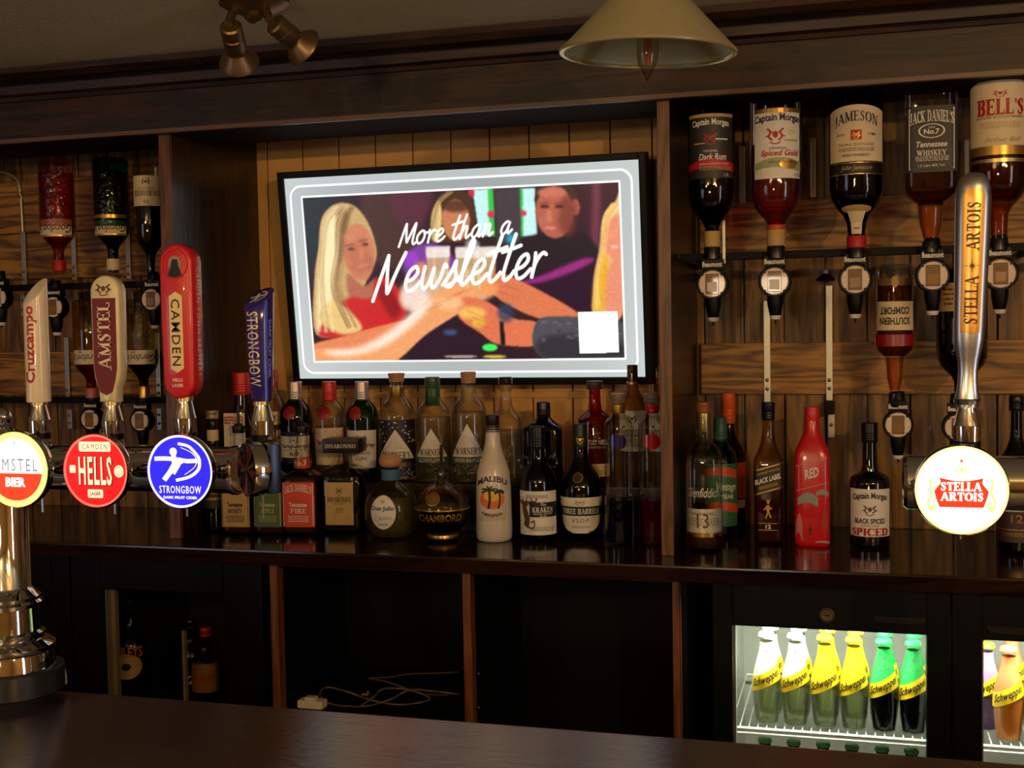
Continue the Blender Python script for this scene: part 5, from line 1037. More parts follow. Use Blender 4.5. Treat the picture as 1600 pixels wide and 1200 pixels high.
# ------------------------------------------------------------------ mixers inside the coolers
MXP = [(0, .74), (.01, .8), (.05, .84), (.18, .94), (.3, 1), (.42, 1), (.5, .97), (.6, .84), (.7, .66), (.8, .49), (.88, .44), (.94, .43), (.95, .46)]
YEL = pmat('yellow_band', (244, 208, 20), .45)
def mixer(lb, cx, yt, yb, w, Y, sleeve, gl, lq, group=None, capm=None, word=''):
    h = .205
    def sl(root, R, H):
        b = MB(); nx = 28
        def z0(a): return H*.47+.012*math.sin(a)+.0
        # coloured sleeve: full turn, slanted lower edge
        V = []; nz = 6
        for iz in range(nz+1):
            for ix in range(nx):
                a = 2*PI*ix/nx; lo = H*(.58)+.5*R*math.sin(a); z = lo+(H*.9-lo)*iz/nz; r = prof_at(MXP, z/H)*R+.0004
                V.append((r*math.sin(a), -r*math.cos(a), z))
        b.add(V, [(iz*nx+ix, iz*nx+(ix+1) % nx, (iz+1)*nx+(ix+1) % nx, (iz+1)*nx+ix) for iz in range(nz) for ix in range(nx)], sleeve); s = b.build('sleeve', root, True)
        b = MB(); V = []; nz = 4
        for iz in range(nz+1):
            for ix in range(nx):
                a = 2*PI*ix/nx; lo = H*.43+.5*R*math.sin(a); z = lo+H*.16*iz/nz; r = prof_at(MXP, z/H)*R+.0008
                V.append((r*math.sin(a), -r*math.cos(a), z))
        b.add(V, [(iz*nx+ix, iz*nx+(ix+1) % nx, (iz+1)*nx+(ix+1) % nx, (iz+1)*nx+ix) for iz in range(nz) for ix in range(nx)], YEL); lab = b.build('label', root, True)
        def surf(x, z, e):
            a = x/R; zz = H*.51+z+.5*R*math.sin(a)*0; r = prof_at(MXP, max(0, min(1, zz/H)))*R+e+.0008
            return (r*math.sin(a), -r*math.cos(a), zz)
        b = MB(); prints(b, [('Schweppes', .0, 0, .98, .72, INK, dict(st='i', slant=.46))], R*2.2, H*.16, surf); b.build('lettering', lab)
        if word:
            def surf2(x, z, e):
                a = x/(R*.6); zz = H*.76+z; r = prof_at(MXP, zz/H)*R+e+.0004; return (r*math.sin(a), -r*math.cos(a), zz)
            b = MB(); prints(b, [('#crest', 0, .3, .3, .5, INKG), (word, 0, -.4, .8, .2, INKG)], R*.9, H*.14, surf2); b.build('crest_print', s)
    capm = capm or sleeve
    return bottle('mixer_bottle', lb, cx, yt, yb, w, MXP, gl, Y, zsh, liq=(.02, .44, lq), caps=[(.95, .995, .56, .5, capm, 'crown_cap')], group=group, extra=sl)
G_MIX = glass('mixer_glass', (250, 252, 246), .6, wob=.25, wscale=140)
SW = pmat('white_sleeve', (246, 246, 238), .5); SY = pmat('yellow_sleeve', (250, 214, 30), .5); SG = pmat('green_sleeve', (40, 176, 84), .5)
SO = pmat('orange_sleeve', (240, 120, 70), .5); SP = pmat('purple_sleeve', (176, 120, 214), .5)
L_TON = liquid('tonic', (236, 242, 212), .12); L_ALE = liquid('ginger_ale', (60, 76, 60), .1); L_ORJ = pmat('orange_juice', (236, 140, 50), .3); L_PUR = liquid('purple_drink', (150, 120, 170), .3)
YM = yd+.095
cols = [(1198, 987, 1133, 'white-sleeved mixer bottle at the left end of the lit cooler shelf', SW, L_TON, 'Tonic Water'), (1243, 989, 1137, 'white-sleeved mixer bottle, second from the left on the lit cooler shelf', SW, L_TON, 'Tonic Water'),
        (1289, 992, 1141, 'yellow-sleeved mixer bottle beside the white-sleeved ones, front row', SY, L_TON, 'Tonic Water'), (1334, 995, 1144, 'yellow-sleeved mixer bottle beside the green-sleeved ones, front row', SY, L_TON, 'Tonic Water'),
        (1381, 998, 1148, 'green-sleeved dark mixer bottle, left one of the front pair', SG, L_ALE, 'Ginger Ale'), (1427, 1001, 1152, 'green-sleeved dark mixer bottle at the right end of the lit cooler shelf', SG, L_ALE, 'Ginger Ale')]
rear = ['behind the leftmost white-sleeved mixer', 'behind the second white-sleeved mixer', 'behind the first yellow-sleeved mixer', 'behind the second yellow-sleeved mixer', 'behind the left green-sleeved mixer', 'behind the right green-sleeved mixer']
for i, (cx_, a, c, lb, s_, lq, wd_) in enumerate(cols):
    r = mixer(lb, cx_, a, c, 44, YM, s_, G_MIX, lq, 'mixers on the lit cooler shelf', word=wd_)
    for k in (1, 2):
        if k == 1: dup(r, r.location+Vector((.004, .062*k, 0)), ('same kind of mixer bottle in the second row, '+rear[i]).replace('same kind of ', {0: 'white-sleeved ', 1: 'white-sleeved ', 2: 'yellow-sleeved ', 3: 'yellow-sleeved ', 4: 'green-sleeved ', 5: 'green-sleeved '}[i]))
# lower shelf: only the tops show
ccan = [pmat('orange_can', (226, 90, 40), .3, .3), pmat('orange_can_b', (226, 130, 60), .3, .3), pmat('red_can', (196, 24, 40), .3, .3), M['red_can'] if 'red_can' in M else CAPR, YEL, YEL]
lowm = None
for i, (cx_, a, c, lb, s_, lq, wd_) in enumerate(cols):
    x = P(cx_-3, 1150, YM).x
    nth = ['leftmost', 'second from the left', 'third from the left', 'third from the right', 'second from the right', 'rightmost'][i]
    if lowm is None:
        t = thing('beer_bottle', '', 'bottle', (x, YM, zsh-.232), group='green-capped bottles on the lower cooler shelf')
        b = MB(); b.lathe([(z*.2, r*.027) for z, r in MXP], glass('brown_green_glass', (120, 140, 70), .4), 24); b.build('glass', t, True)
        b = MB(); b.lathe([(.19, .0125), (.191, .0145), (.198, .013), (.199, .01)], pmat('green_crown', (60, 120, 70), .35, .4), 20); b.lathe([(.15, .0126), (.186, .0122)], PAPERW, 20, cap0=False, cap1=False); b.build('crown_cap', t, True); lowm = t
    else: t = dup(lowm, Vector((x, YM, zsh-.232)), '')
    t['label'] = 'green-capped bottle top on the lower cooler shelf, '+nth
    if i < 4:
        cc = thing('drink_can', ['orange can top', 'pale orange can top', 'red can top', 'red can top'][i]+' beside the '+nth+' green cap, lower cooler shelf', 'can', (x+.038, YM+.045, zsh-.232))
        b = MB(); b.lathe([(0, .02), (.006, .026), (.15, .026), (.158, .022)], ccan[i], 28); b.build('can_body', cc, True); b = MB(); b.lathe([(.158, .0225), (.161, .0225), (.161, .021), (.157, .02)], SATIN, 28); b.build('can_rim', cc, True)
zsh0 = zsh; zsh = P(1570, 1165, yd+.055).z
mixer('purple-sleeved mixer bottle at the left of the second lit cooler', 1541, 1004, 1155, 44, YM+.055, SP, G_MIX, L_PUR, capm=YEL)
r = mixer('orange mixer bottle with peach sleeve in the second lit cooler', 1576, 1010, 1166, 46, YM, SO, G_MIX, L_ORJ)
dup(r, r.location+Vector((.02, .125, 0)), 'orange mixer bottle standing behind the peach-sleeved one')
r = mixer('amber mixer bottle at the very right edge of the second lit cooler', 1622, 1013, 1170, 46, YM, SY, G_MIX, liquid('amber_mixer', (214, 130, 30)))
# dark bottles in the unlit left cooler
zl_ = .706
def stocky(lb, cx, yt, w, mat_, lab, items, Y, shape='round', nm='liqueur_bottle', cp=CAPK):
    bottle(nm, lb, cx, yt, 1150, w, shape, mat_, Y, zl_, caps=[(.9, 1, .38, .38, cp)], labels=[(.3, .62, .9, lab, items)])
stocky('dark cream-liqueur bottle with brown oval label in the unlit left cooler', 204, 935, 62, G_BLACK, None, [('#disc', 0, -.1, .7, .7, PAPERT), ('BAILEYS', 0, .3, .9, .3, pmat('orange_ink', (200, 100, 30), .5), st('b')), ('#disc', 0, -.1, .2, .2, INK)], YU+.12)
stocky('dark bottle with small white label lines at the right in the unlit left cooler', 300, 968, 44, G_BLACK, None, [('12', 0, -.3, .4, .3, PAPERW, st('b'))], YU+.16)
stocky('bottle with red neck and round tan label in the unlit left cooler', 323, 980, 46, G_AMB, pmat('tan_round', (150, 96, 50), .5), [('PLANET', 0, 0, .8, .2, INKR, st('b'))], YU+.12, cp=CAPR)

# ------------------------------------------------------------------ beer fonts on the bar
YFt = 1.55; ZR = 1.4025; RR = .0335
def font_column(lb, px, x0, x1, ball=True):
    """T-shaped chrome font: rail from x0 to x1, column at px"""
    xc = P(px, 900, YFt).x
    t = thing('beer_font', lb, 'beer font', (xc, YFt, ZB))
    b = MB(); b.lathe([(0, .066), (.014, .066)], BLKM, 40); b.build('plinth', t, True)
    b = MB(); b.lathe([(.014, .074), (.016, .0775), (.050, .0775), (.052, .074)], RUB, 48); b.build('gasket', t, True)
    b = MB()
    b.lathe([(.052, .062), (.0525, .066), (.068, .064), (.076, .062), (.08, .066), (.086, .066), (.092, .058), (.096, .05), (.100, .05), (.104, .0515), (.108, .046), (.144, .0445), (.146, .049), (.151, .050), (.155, .046), (.160, .047), (.165, .041), (.171, .036), (.175, .0335), (.33, .0335)], CHROME, 56); b.build('column', t, True, angle=50)
    b = MB(); xa, xb = x0-xc, x1-xc
    b.lathe([(xa, RR*.9), (xa+.004, RR), (xb-.004, RR), (xb, RR*.9)], CHROME, 56, (0, 0, ZR-ZB), 'X'); b.lathe([(xb-.012, RR), (xb-.01, RR+.002), (xb-.004, RR+.002), (xb-.002, RR)], CHROME, 48, (0, 0, ZR-ZB), 'X')
    b.build('rail', t, True)
    if ball:
        b = MB(); z = ZR-ZB+RR-.004
        b.lathe([(z, .03), (z+.004, .031), (z+.01, .026), (z+.014, .022), (z+.026, .018), (z+.029, .0145), (z+.031, .010)], CHROME, 36)
        b.lathe([(z+.031+.0145-.0145*math.cos(a), max(.0005, .0145*math.sin(a))) for a in [PI*i/14 for i in range(1, 15)]], CHROME, 32); b.build('finial', t, True)
    return t
xr0 = P(376, 735, YFt).x
font_column('chrome T-shaped beer font at the left with illuminated badges along its rail', 12, P(-120, 730, YFt).x, xr0)
xs0 = P(1411, 758, YFt).x
font_column('chrome beer font rail at the right edge carrying the large white badge', 1760, xs0, P(1900, 760, YFt).x, False)

def badge(lb, px, py, w, face, items, edge, Y=1.465, h=None, emit=1.0):
    c = P(px, py, Y); R = w*mpp(c)/2/math.cos(math.atan2(abs(c.x), c.y))
    t = thing('tap_badge', lb, 'tap badge', tuple(c))
    b = MB(); b.lathe([(.022, R*.5), (.016, R*.8), (.010, R*.95), (.002, R*1.0), (-.002, R*1.0), (-.006, R*.965), (-.003, R*.94)], CHROME, 56, axis='Y'); b.lathe([(.075, .012), (.028, .014)], CHROME, 20, axis='Y'); b.build('housing', t, True)
    b = MB(); b.lathe([(-.0028, R*.945), (-.0045, R*.93), (-.0048, R*.9)], edge, 56, axis='Y', cap0=False, cap1=False); b.lathe([(-.0048, R*.905), (-.005, R*.6), (-.005, .0005)], face, 56, axis='Y', cap0=False, cap1=False); f = b.build('lens', t, True)
    b = MB(); prints(b, items, 2*R, 2*R, flatmap(0, -.0052, 0), e0=.0002, de=.0002); b.build('lettering', f)
    return t, R
E = lambda nm, rgb, s: pmat(nm, rgb, .4, emit=s)
e_white = E('lit_white', (255, 250, 226), 1.5); e_yel = E('lit_yellow', (250, 246, 130), 1.3); e_red = E('lit_orange_red', (232, 60, 20), 1.0); e_red2 = E('lit_red', (236, 16, 14), 1.0); e_rim = E('lit_pink_rim', (255, 120, 100), 1.1)
e_blue = E('lit_blue', (38, 30, 232), 1.0); e_cream = E('lit_cream', (252, 236, 190), 1.0); e_w2 = E('lit_cold_white', (240, 240, 255), 1.3); e_pale = E('lit_pale_yellow', (255, 246, 170), 1.3); e_grey = E('lit_grey', (110, 116, 130), .9); e_navy = E('lit_navy', (40, 60, 90), .6); e_vw = E('lit_bright_white', (255, 252, 236), 2.2); e_dk = E('lit_dark_red', (120, 10, 12), .6); e_sky = E('lit_sky', (120, 170, 220), .9)
# badge 1
def cut_disc(fr0, r):  # lower part of a disc (unit width 1) as items helper
    V = [(r*math.cos(a), r*math.sin(a)) for a in np.linspace(math.asin(fr0/r)-2*math.asin(fr0/r)+0, 0, 1)]
SHAPE_CACHE = {}
_old = shape2d
def shape2d(kind, n=20):
    if kind == 'lowdisc':
        a0 = math.asin(-.06/.5); V = [(.5*math.cos(a), .5*math.sin(a)) for a in np.linspace(-PI-a0, a0, 30)]; return V, [tuple(range(30))]
    if kind == 'archer':
        V, Fc = [], []
        ribbon(catmull([(-.02, .42), (.2, .36), (.36, .18), (.4, .1)], 4), .055, V, Fc); ribbon(catmull([(.4, .1), (.38, -.1), (.2, -.26), (-.08, -.34)], 4), .06, V, Fc)
        ribbon(catmull([(.03, .34), (.24, .24), (.34, .1), (.3, -.06), (.1, -.22)], 4), .012, V, Fc)
        ribbon([(-.5, .1), (-.3, .11), (-.1, .1), (.15, .06), (.36, .07)], .085, V, Fc); ribbon([(-.12, .12), (-.1, .0), (-.2, -.18), (-.32, -.34)], .1, V, Fc); ribbon([(-.06, .1), (.0, -.02)], .16, V, Fc); ribbon([(-.02, .0), (-.14, -.2)], .1, V, Fc)
        o = len(V); V += [(-.12+.075*math.cos(2*PI*i/14), .25+.085*math.sin(2*PI*i/14)) for i in range(14)]; Fc.append(tuple(range(o, o+14))); ribbon([(-.12, .2), (-.1, .1)], .09, V, Fc)
        return V, Fc
    if kind == 'cartouche':
        V = [(-.4, .46), (-.3, .42), (-.1, .36), (.1, .36), (.3, .42), (.4, .46), (.38, .3), (.5, .05), (.46, -.2), (.4, -.44), (-.4, -.44), (-.46, -.2), (-.5, .05), (-.38, .3)]; return V, [tuple(range(14))]
    if kind == 'pill':
        V = [(-.5, -.3), (-.47, -.5), (.47, -.5), (.5, -.3), (.5, .3), (.47, .5), (-.47, .5), (-.5, .3)]; return V, [tuple(range(8))]
    if kind == 'scroll':
        V, Fc = [], []
        ribbon(catmull([(0, .5), (-.1, .3), (.1, .1), (-.1, -.1), (-.3, -.3), (-.1, -.48), (.2, -.46), (.25, -.3), (.1, -.25)], 5), .16, V, Fc); return V, Fc
    return _old(kind, n)
badge('round lit badge with yellow ring, white top and orange-red lower half, at the left edge', 28, 733, 96, e_yel, [('#disc', 0, 0, .8, .8, e_white), ('#lowdisc', 0, 0, .8, .8, e_red), ('#crest', 0, .34, .08, .1, e_sky), ('AMSTEL', 0, .06, .66, .16, e_grey, st('w')), ('BIER', 0, -.16, .3, .12, e_white, st('B'))], e_yel)
badge('round lit red badge with cream lettering HELLS', 152.5, 735, 97, e_red2, [('#pill', 0, .32, .48, .13, e_cream), ('CAMDEN', 0, .32, .38, .07, e_dk, st('w')), ('HELLS', .015, -.015, .5, .38, e_dk, st('H')), ('HELLS', 0, 0, .5, .38, e_cream, st('H')), ('#pill', -.34, .02, .09, .1, e_cream), ('#disc', .36, .0, .14, .16, e_cream), ('#ring', .36, 0, .1, .11, e_dk), ('#pill', 0, -.3, .23, .11, e_cream), ('LAGER', 0, -.3, .17, .05, e_dk, st('b'))], e_rim)
badge('round lit blue badge with white archer emblem', 284, 736, 101, e_blue, [('#archer', .0, .1, .74, .64, e_w2), ('STRONGBOW', 0, -.24, .62, .1, e_w2, st('W')), ('DARK FRUIT CIDER', 0, -.345, .5, .036, e_w2, st('b'))], e_w2)
e_sr = E('lit_scarlet', (232, 50, 24), 1.0); e_gold = E('lit_gold', (250, 220, 130), 1.0)
badge('large round bright white badge with red cartouche reading STELLA ARTOIS', 1501.5, 765, 143, e_vw, [('#scroll', -.31, -.04, .12, .34, e_gold), ('#scroll', .31, -.04, -.12, .34, e_gold), ('#cartouche', 0, -.03, .56, .36, e_sr), ('STELLA', 0, .04, .42, .09, e_vw, st('F')), ('ARTOIS', 0, -.07, .44, .09, e_vw, st('F')), ('#crest', 0, .22, .16, .12, e_gold), ('#disc', 0, .32, .03, .03, e_sr)], e_pale, Y=1.455)
# fourth badge, unlit, turned away at the rail end
c = P(389, 734, 1.50); t = thing('tap_badge', 'unlit dark round badge turned edge-on at the end of the left rail', 'tap badge', tuple(c), (0, 0, math.radians(-42)))
R = .0385; b = MB(); b.lathe([(.022, R*.8), (.016, R*.95), (.0, R), (-.004, R*.97), (-.002, R*.93)], CHROME, 48, axis='Y'); b.build('housing', t, True)
b = MB(); b.box(-.02, .02, .02, .04, -.034, .036, pmat('dark_steel', (50, 56, 66), .25, .9), .004); b.build('bracket', t, True)
b = MB()
for k in range(12):  # wedge colours imitate dark blue and pink reflections in the lens
    a0, a1 = 2*PI*k/12, 2*PI*(k+1)/12; am = (a0+a1)/2
    b.add([(0, -.003, 0), (R*.93*math.cos(a0), -.003, R*.93*math.sin(a0)), (R*.93*math.cos(am), -.0045, R*.93*math.sin(am)), (R*.93*math.cos(a1), -.003, R*.93*math.sin(a1))], [(0, 1, 2, 3)], [pmat('reflection_navy', (20, 28, 60), .12, .6), pmat('reflection_black', (12, 14, 26), .1, .6), pmat('reflection_rose', (120, 40, 60), .15, .6)][k % 3])
b.build('lens', t)
# nozzles below the rail, small spindle pins
def ferrule(t, zb_, zt__, s=1.0):
    b = MB(); z0 = ZR+RR-.004; H = zt__-z0
    b.lathe([(z0, .017*s), (z0+H*.1, .0165*s), (z0+H*.12, .0150*s), (z0+H*.2, .0150*s)], CHROME, 32)
    b.lathe([(z0+H*.2, .0152*s), (z0+H*.34, .0155*s)], BLK, 32)
    b.lathe([(z0+H*.34, .0158*s), (z0+H*.62, .0163*s), (z0+H*.63, .0155*s), (z0+H*.94, .0108*s), (z0+H, .0105*s)], CHROME, 32); b.build('ferrule', t, True)
def tap(lb, px, ybot, name='beer_tap', s=1.0):
    p = P(px, ybot, YFt); t = thing(name, lb, 'beer tap', (p.x, YFt, 0)); ferrule(t, 0, p.z, s)
    b = MB(); b.lathe([(p.z-.002, .0125*s), (p.z+.004, .0125*s)], BRASS if s == 1 else SATIN, 28); b.build('collar', t, True)
    q_ = P(px-8, 795, 1.5); b = MB(); b.tube([(q_.x-p.x, -.03, ZR-RR-.03), (q_.x-p.x, -.03, ZR-RR+.01)], .0016, SATIN, 6); b.build('spindle', t)
    return t, p
sc = mpp(P(60, 550, YFt))
ivory = pmat('ivory_plastic', (236, 220, 196), .22, coat=.6)
# white slanted handle
t, p = tap('white cylindrical tap handle with slanted top and red lettering', 61, 631)
zt1 = P(61, 432, YFt).z; z0 = p.z+.003; r = .0178
b = MB(); ring0 = [(r*math.cos(a), r*math.sin(a), z0) for a in [2*PI*i/40 for i in range(40)]]
R1 = [(x*.98, y*.98, z0) for x, y, z in ring0]; R2 = [(x, y, z0+.002) for x, y, z in ring0]
def sltop(x, y, k=1): return zt1-.022+.008*x/r+.019*y/r
R3 = [(x, y, sltop(x, y)-.001) for x, y, z in ring0]; R4 = [(x*.96, y*.96, sltop(x*.96, y*.96)) for x, y, z in ring0]
b.rings([R1, R2, R3, R4], ivory); g = b.build('grip', t, True)
def cyl(r, ph): return lambda x, z, e: ((r+e)*math.sin(x/r+ph), -(r+e)*math.cos(x/r+ph), z)
b = MB(); hh2 = P(61, 478, YFt).z-P(61, 598, YFt).z; zm = (P(61, 478, YFt).z+P(61, 598, YFt).z)/2
f_ = cyl(r, .12); prints(b, [('Cruzcampo', 0, 0, 1, 1, INKR, dict(st='b', rot=90))], .020, hh2, lambda x, z, e: f_(x, z+zm, e)); b.build('lettering', g)
# dark red paddle
t, p = tap('dark red paddle tap handle with cream crest head and cream lettering', 175, 631)
Z = lambda py, px=175: P(px, py, YFt).z
cr_m = pmat('cream_enamel', (222, 210, 170), .3, coat=.5); red_m = pmat('dark_red_enamel', (112, 10, 12), .5)
hwd = .0238
out = [(hwd*math.cos(a), Z(456)+hwd*math.sin(a)) for a in np.linspace(0, PI, 15)] + [(-hwd*.99, Z(500)), (-hwd*.95, Z(575)), (-hwd*.86, Z(592)), (-hwd*.62, Z(606)), (-hwd*.56, Z(628)), (-hwd*.4, p.z+.003), (hwd*.4, p.z+.003), (hwd*.56, Z(628)), (hwd*.62, Z(606)), (hwd*.86, Z(592)), (hwd*.95, Z(575)), (hwd*.99, Z(500))]
b = MB(); b.plate(out, -.012, .012, cr_m, .004); g = b.build('paddle', t, True, angle=45)
b = MB(); k = .82
V = [(-hwd*k, Z(466)), (hwd*k, Z(466)), (hwd*k*.97, Z(575)), (hwd*k*.84, Z(590)), (hwd*.42, Z(612)), (0, Z(617)), (-hwd*.42, Z(612)), (-hwd*k*.84, Z(590)), (-hwd*k*.97, Z(575))]
b.plate(V, -.0135, -.0115, red_m, .0008); b.build('panel', t)
b = MB(); zc = (Z(473)+Z(578))/2; prints(b, [('AMSTEL', 0, 0, 1, .56, pmat('cream_ink', (238, 222, 180), .4), dict(st='f', rot=90))], hwd*1.6, Z(473)-Z(578), flatmap(0, -.0137, zc)); b.build('lettering', g); b = MB(); prints(b, [('#crest', 0, 0, .9, .9, INKB)], .03, Z(440)-Z(463), flatmap(0, -.0122, (Z(440)+Z(463))/2)); b.build('crest_print', g); b = MB(); prints(b, [('#disc', 0, 0, 1, 1, BRASS)], .011, .011, flatmap(0, -.0122, Z(619))); b.build('brass_boss', g)
# tall red handle with keyhole
t, p = tap('tall red racetrack-shaped tap handle with keyhole and cream name plate', 288.5, 624)
Z = lambda py: P(288, py, YFt).z
redp = pmat('red_plastic', (206, 30, 34), .35, coat=.3); hw3 = .0262; xo = -.002
def race(h, za, zb2, n=14): return [(h*math.cos(a), za+h*math.sin(a)) for a in np.linspace(0, PI, n)] + [(-h*.99, (za+zb2)/2)] + [(h*.93*math.cos(a), zb2+h*.93*math.sin(a)) for a in np.linspace(PI, 2*PI, n)] + [(h*.99, (za+zb2)/2)]
b = MB(); b.plate(race(hw3, Z(411), Z(596)), -.016, .016, redp, .004); g = b.build('body', t, True, angle=45)
b = MB(); b.lathe([(p.z+.002, .012), (Z(612), .013)], BRASS, 24); b.build('neck', t, True)
b = MB()
for rr in (.0205,):
    n_ = 36; V = []; Fc = []
    for i in range(n_):
        a = 2*PI*i/n_
        for q_, yy in ((rr-.0012, -.0162), (rr-.0006, -.0176), (rr+.0006, -.0176), (rr+.0012, -.0162)): V.append((q_*math.cos(a), yy, Z(413)+q_*math.sin(a)))
    for i in range(n_):
        for j in range(3): Fc.append((i*4+j, i*4+j+1, ((i+1) % n_)*4+j+1, ((i+1) % n_)*4+j))
    b.add(V, Fc, redp)
b.build('raised_ring', g, True)
dk = pmat('dark_cutout', (26, 26, 30), .6); b = MB(); zc = Z(413)
prints(b, [('#disc', 0, 0, 1, 1, pmat('light_recess', (150, 140, 130), .6))], .021, .023, flatmap(0, -.0163, zc), e0=.0001)
prints(b, [('#rect', 0, .1, .44, .36, dk), ('#rect', 0, -.1, .56, .4, dk)], .021, .023, flatmap(0, -.0165, zc), e0=.0001)
V = [(-.0055, -.0169, zc-.002), (.0055, -.0169, zc-.002), (.0125, -.0169, zc-.0185), (.006, -.0169, zc-.0205), (-.006, -.0169, zc-.0205), (-.0125, -.0169, zc-.0185)]; b.add(V, [tuple(range(6))], dk); b.build('keyhole', g)
b = MB(); za, zb2 = Z(456), Z(582); pw = .0105
b.plate([(0, za+.0), (pw, za-.006), (pw, zb2+.006), (0, zb2), (-pw, zb2+.006), (-pw, za-.006)], -.0176, -.0158, pmat('cream_plate', (244, 218, 160), .45), .0006); pl = b.build('name_plate', g)
b = MB(); prints(b, [('CAMDEN', 0, 0, .82, .66, INK, dict(st='W', rot=-90))], 2*pw, za-zb2, flatmap(0, -.0178, (za+zb2)/2)); b.build('lettering', pl)
b = MB(); prints(b, [('HELLS', 0, .28, .9, .34, INKW, st('b')), ('LAGER', 0, -.28, 1, .34, INKW, st('b'))], .018, .014, flatmap(0, -.0162, Z(597))); b.build('front_lettering', g); b = MB()
sidem = lambda x, z, e: (hw3*.985+e+.0004, x, z+(Z(415)+Z(592))/2)
prints(b, [('CAMDEN TOWN BREWERY', 0, 0, .96, .5, INKW, dict(st='w', rot=-90))], .018, Z(415)-Z(592), sidem); b.build('side_lettering', g)
# purple slanted handle
t, p = tap('purple-blue tapered tap handle with slanted top and cream vertical lettering', 409, 630)
Z = lambda py: P(410, py, YFt).z
pur = pmat('purple_plastic', (44, 30, 120), .2, coat=.8); zt4 = Z(450); zb4 = p.z+.003
b = MB(); RG = []
def hexr(r, z, k=1): return [(r*math.cos(a)*(1+.0*k), r*math.sin(a), z) for a in [2*PI*i/40 for i in range(40)]]
for z, r_ in ((zb4, .0135), (zb4+.002, .0145), (zb4+(zt4-zb4)*.3, .0172), (zb4+(zt4-zb4)*.7, .0198)): RG.append(hexr(r_, z))
RG.append([(x, y, zt4-.014+.005*x/.021+.014*y/.021) for x, y, z in hexr(.0213, 0)]); RG.append([(x, y, zt4-.0132+.005*x/.021+.014*y/.021) for x, y, z in hexr(.0203, 0)])
b.rings(RG, pur); g = b.build('grip', t, True, angle=50)
creamt = M['cream_ink']; bluem = pmat('blue_highlight', (70, 90, 240), .15, coat=1)  # blue streak painted on the handle as a cool highlight
def cone(ph): 
    def f(x, z, e):
        r_ = float(np.interp(z, [zb4, zb4+(zt4-zb4)*.3, zb4+(zt4-zb4)*.7, zt4-.01], [.0147, .0173, .0199, .0214])); return ((r_+e)*math.sin(x/r_+ph), -(r_+e)*math.cos(x/r_+ph), z)
    return f
b = MB(); f1 = cone(-.05); zc = (Z(487)+Z(603))/2; prints(b, [('STRONGBOW', 0, 0, 1, .9, creamt, dict(st='W', rot=-90))], .0185, Z(487)-Z(603), lambda x, z, e: f1(x, z+zc, e+.0009))
f2 = cone(.95); prints(b, [('#rect', 0, 0, 1, 1, bluem)], .0035, Z(470)-Z(626), lambda x, z, e: f2(x, z+(Z(470)+Z(626))/2, e)); f3 = cone(1.25); zc3 = (Z(500)+Z(590))/2; prints(b, [('DARK FRUIT CIDER', 0, 0, 1, .8, pmat('pale_blue_ink', (120, 140, 240), .4), dict(st='b', rot=-90))], .006, Z(500)-Z(590), lambda x, z, e: f3(x, z+zc3, e))
topm = lambda x, z, e: (x, z, zt4-.0132+.005*x/.021+.014*z/.021+e+.0003); prints(b, [('#archer', 0, 0, .9, .9, INKW)], .032, .030, topm); b.build('lettering', g)
b = MB(); b.lathe([(-.003, .009), (.003, .009)], CHROME, 16, (.016, -.0, ZR+RR+.012), 'X'); b.build('side_nut', t, True)
# silver baluster handle
t, p = tap('tall silver baluster tap handle with amber face and dark vertical lettering', 1511, 633, s=1.04)
t.rotation_euler = (0, -.0, 0)
Z = lambda py: P(1515, py, YFt).z
sc = mpp(P(1515, 450, YFt)); bal = [(629, 20.5), (626, 20.5), (622, 18.8), (610, 16.5), (592, 14.8), (578, 14.6), (562, 16.5), (546, 20), (530, 22.5), (510, 23.5), (450, 24.6), (400, 25.6), (340, 26.6), (310, 26.8), (292, 25.2), (280, 21.5), (273, 15), (270, 7), (269.5, 1)]
b = MB(); RG = []
for py, hwp in bal:
    lean = (1511-1511+(630-py)*.028)*sc; r_ = hwp*sc; RG.append([(r_*math.cos(a)+lean, r_*.62*math.sin(a), Z(py)) for a in [2*PI*i/48 for i in range(48)]])
b.rings(RG, SATIN); g = b.build('baluster', t, True, angle=60)
b = MB(); rA = lambda py: np.interp(py, [x[0] for x in bal][::-1], [x[1] for x in bal][::-1])*sc
V = []; n1, n2 = 40, 16
for i in range(n1+1):
    py = 296+(520-296)*i/n1; k = .64*min(1, math.sqrt(max(.0, (py-292)/14)) if py < 306 else 1)
    for j in range(n2+1):
        u = (-1+2*j/n2)*k; r_ = rA(py); V.append((r_*u+(630-py)*.028*sc, -r_*.62*math.sqrt(1-u*u)-.0009, Z(py)))
b.add(V, [(i*(n2+1)+j, i*(n2+1)+j+1, (i+1)*(n2+1)+j+1, (i+1)*(n2+1)+j) for i in range(n1) for j in range(n2)], pmat('amber_metal', (206, 160, 84), .3, .7)); fp = b.build('face_plate', g, True)
def stm(x, z, e):
    zz = z+(Z(318)+Z(506))/2; py = 318+(506-318)*(Z(318)-zz)/(Z(318)-Z(506)); r_ = rA(py); xx = x/ r_; return (x+(630-py)*.028*sc, -r_*.62*math.sqrt(max(0, 1-xx*xx))-.0016-e, zz)
b = MB(); brn = pmat('dark_red_ink', (70, 18, 10), .5); prints(b, [('STELLA', 0, -.30, .4, .5, brn, dict(st='f', rot=90)), ('ARTOIS', 0, .30, .4, .5, brn, dict(st='f', rot=90)), ('#star', 0, -.02, .8, .13, brn)], .030, Z(318)-Z(506), stm); b.build('lettering', fp)
b = MB(); b.lathe([(p.z+.001, .0135), (p.z+.006, .0145), (p.z+.008, .0165)], SATIN, 32); b.build('base_ring', t, True)
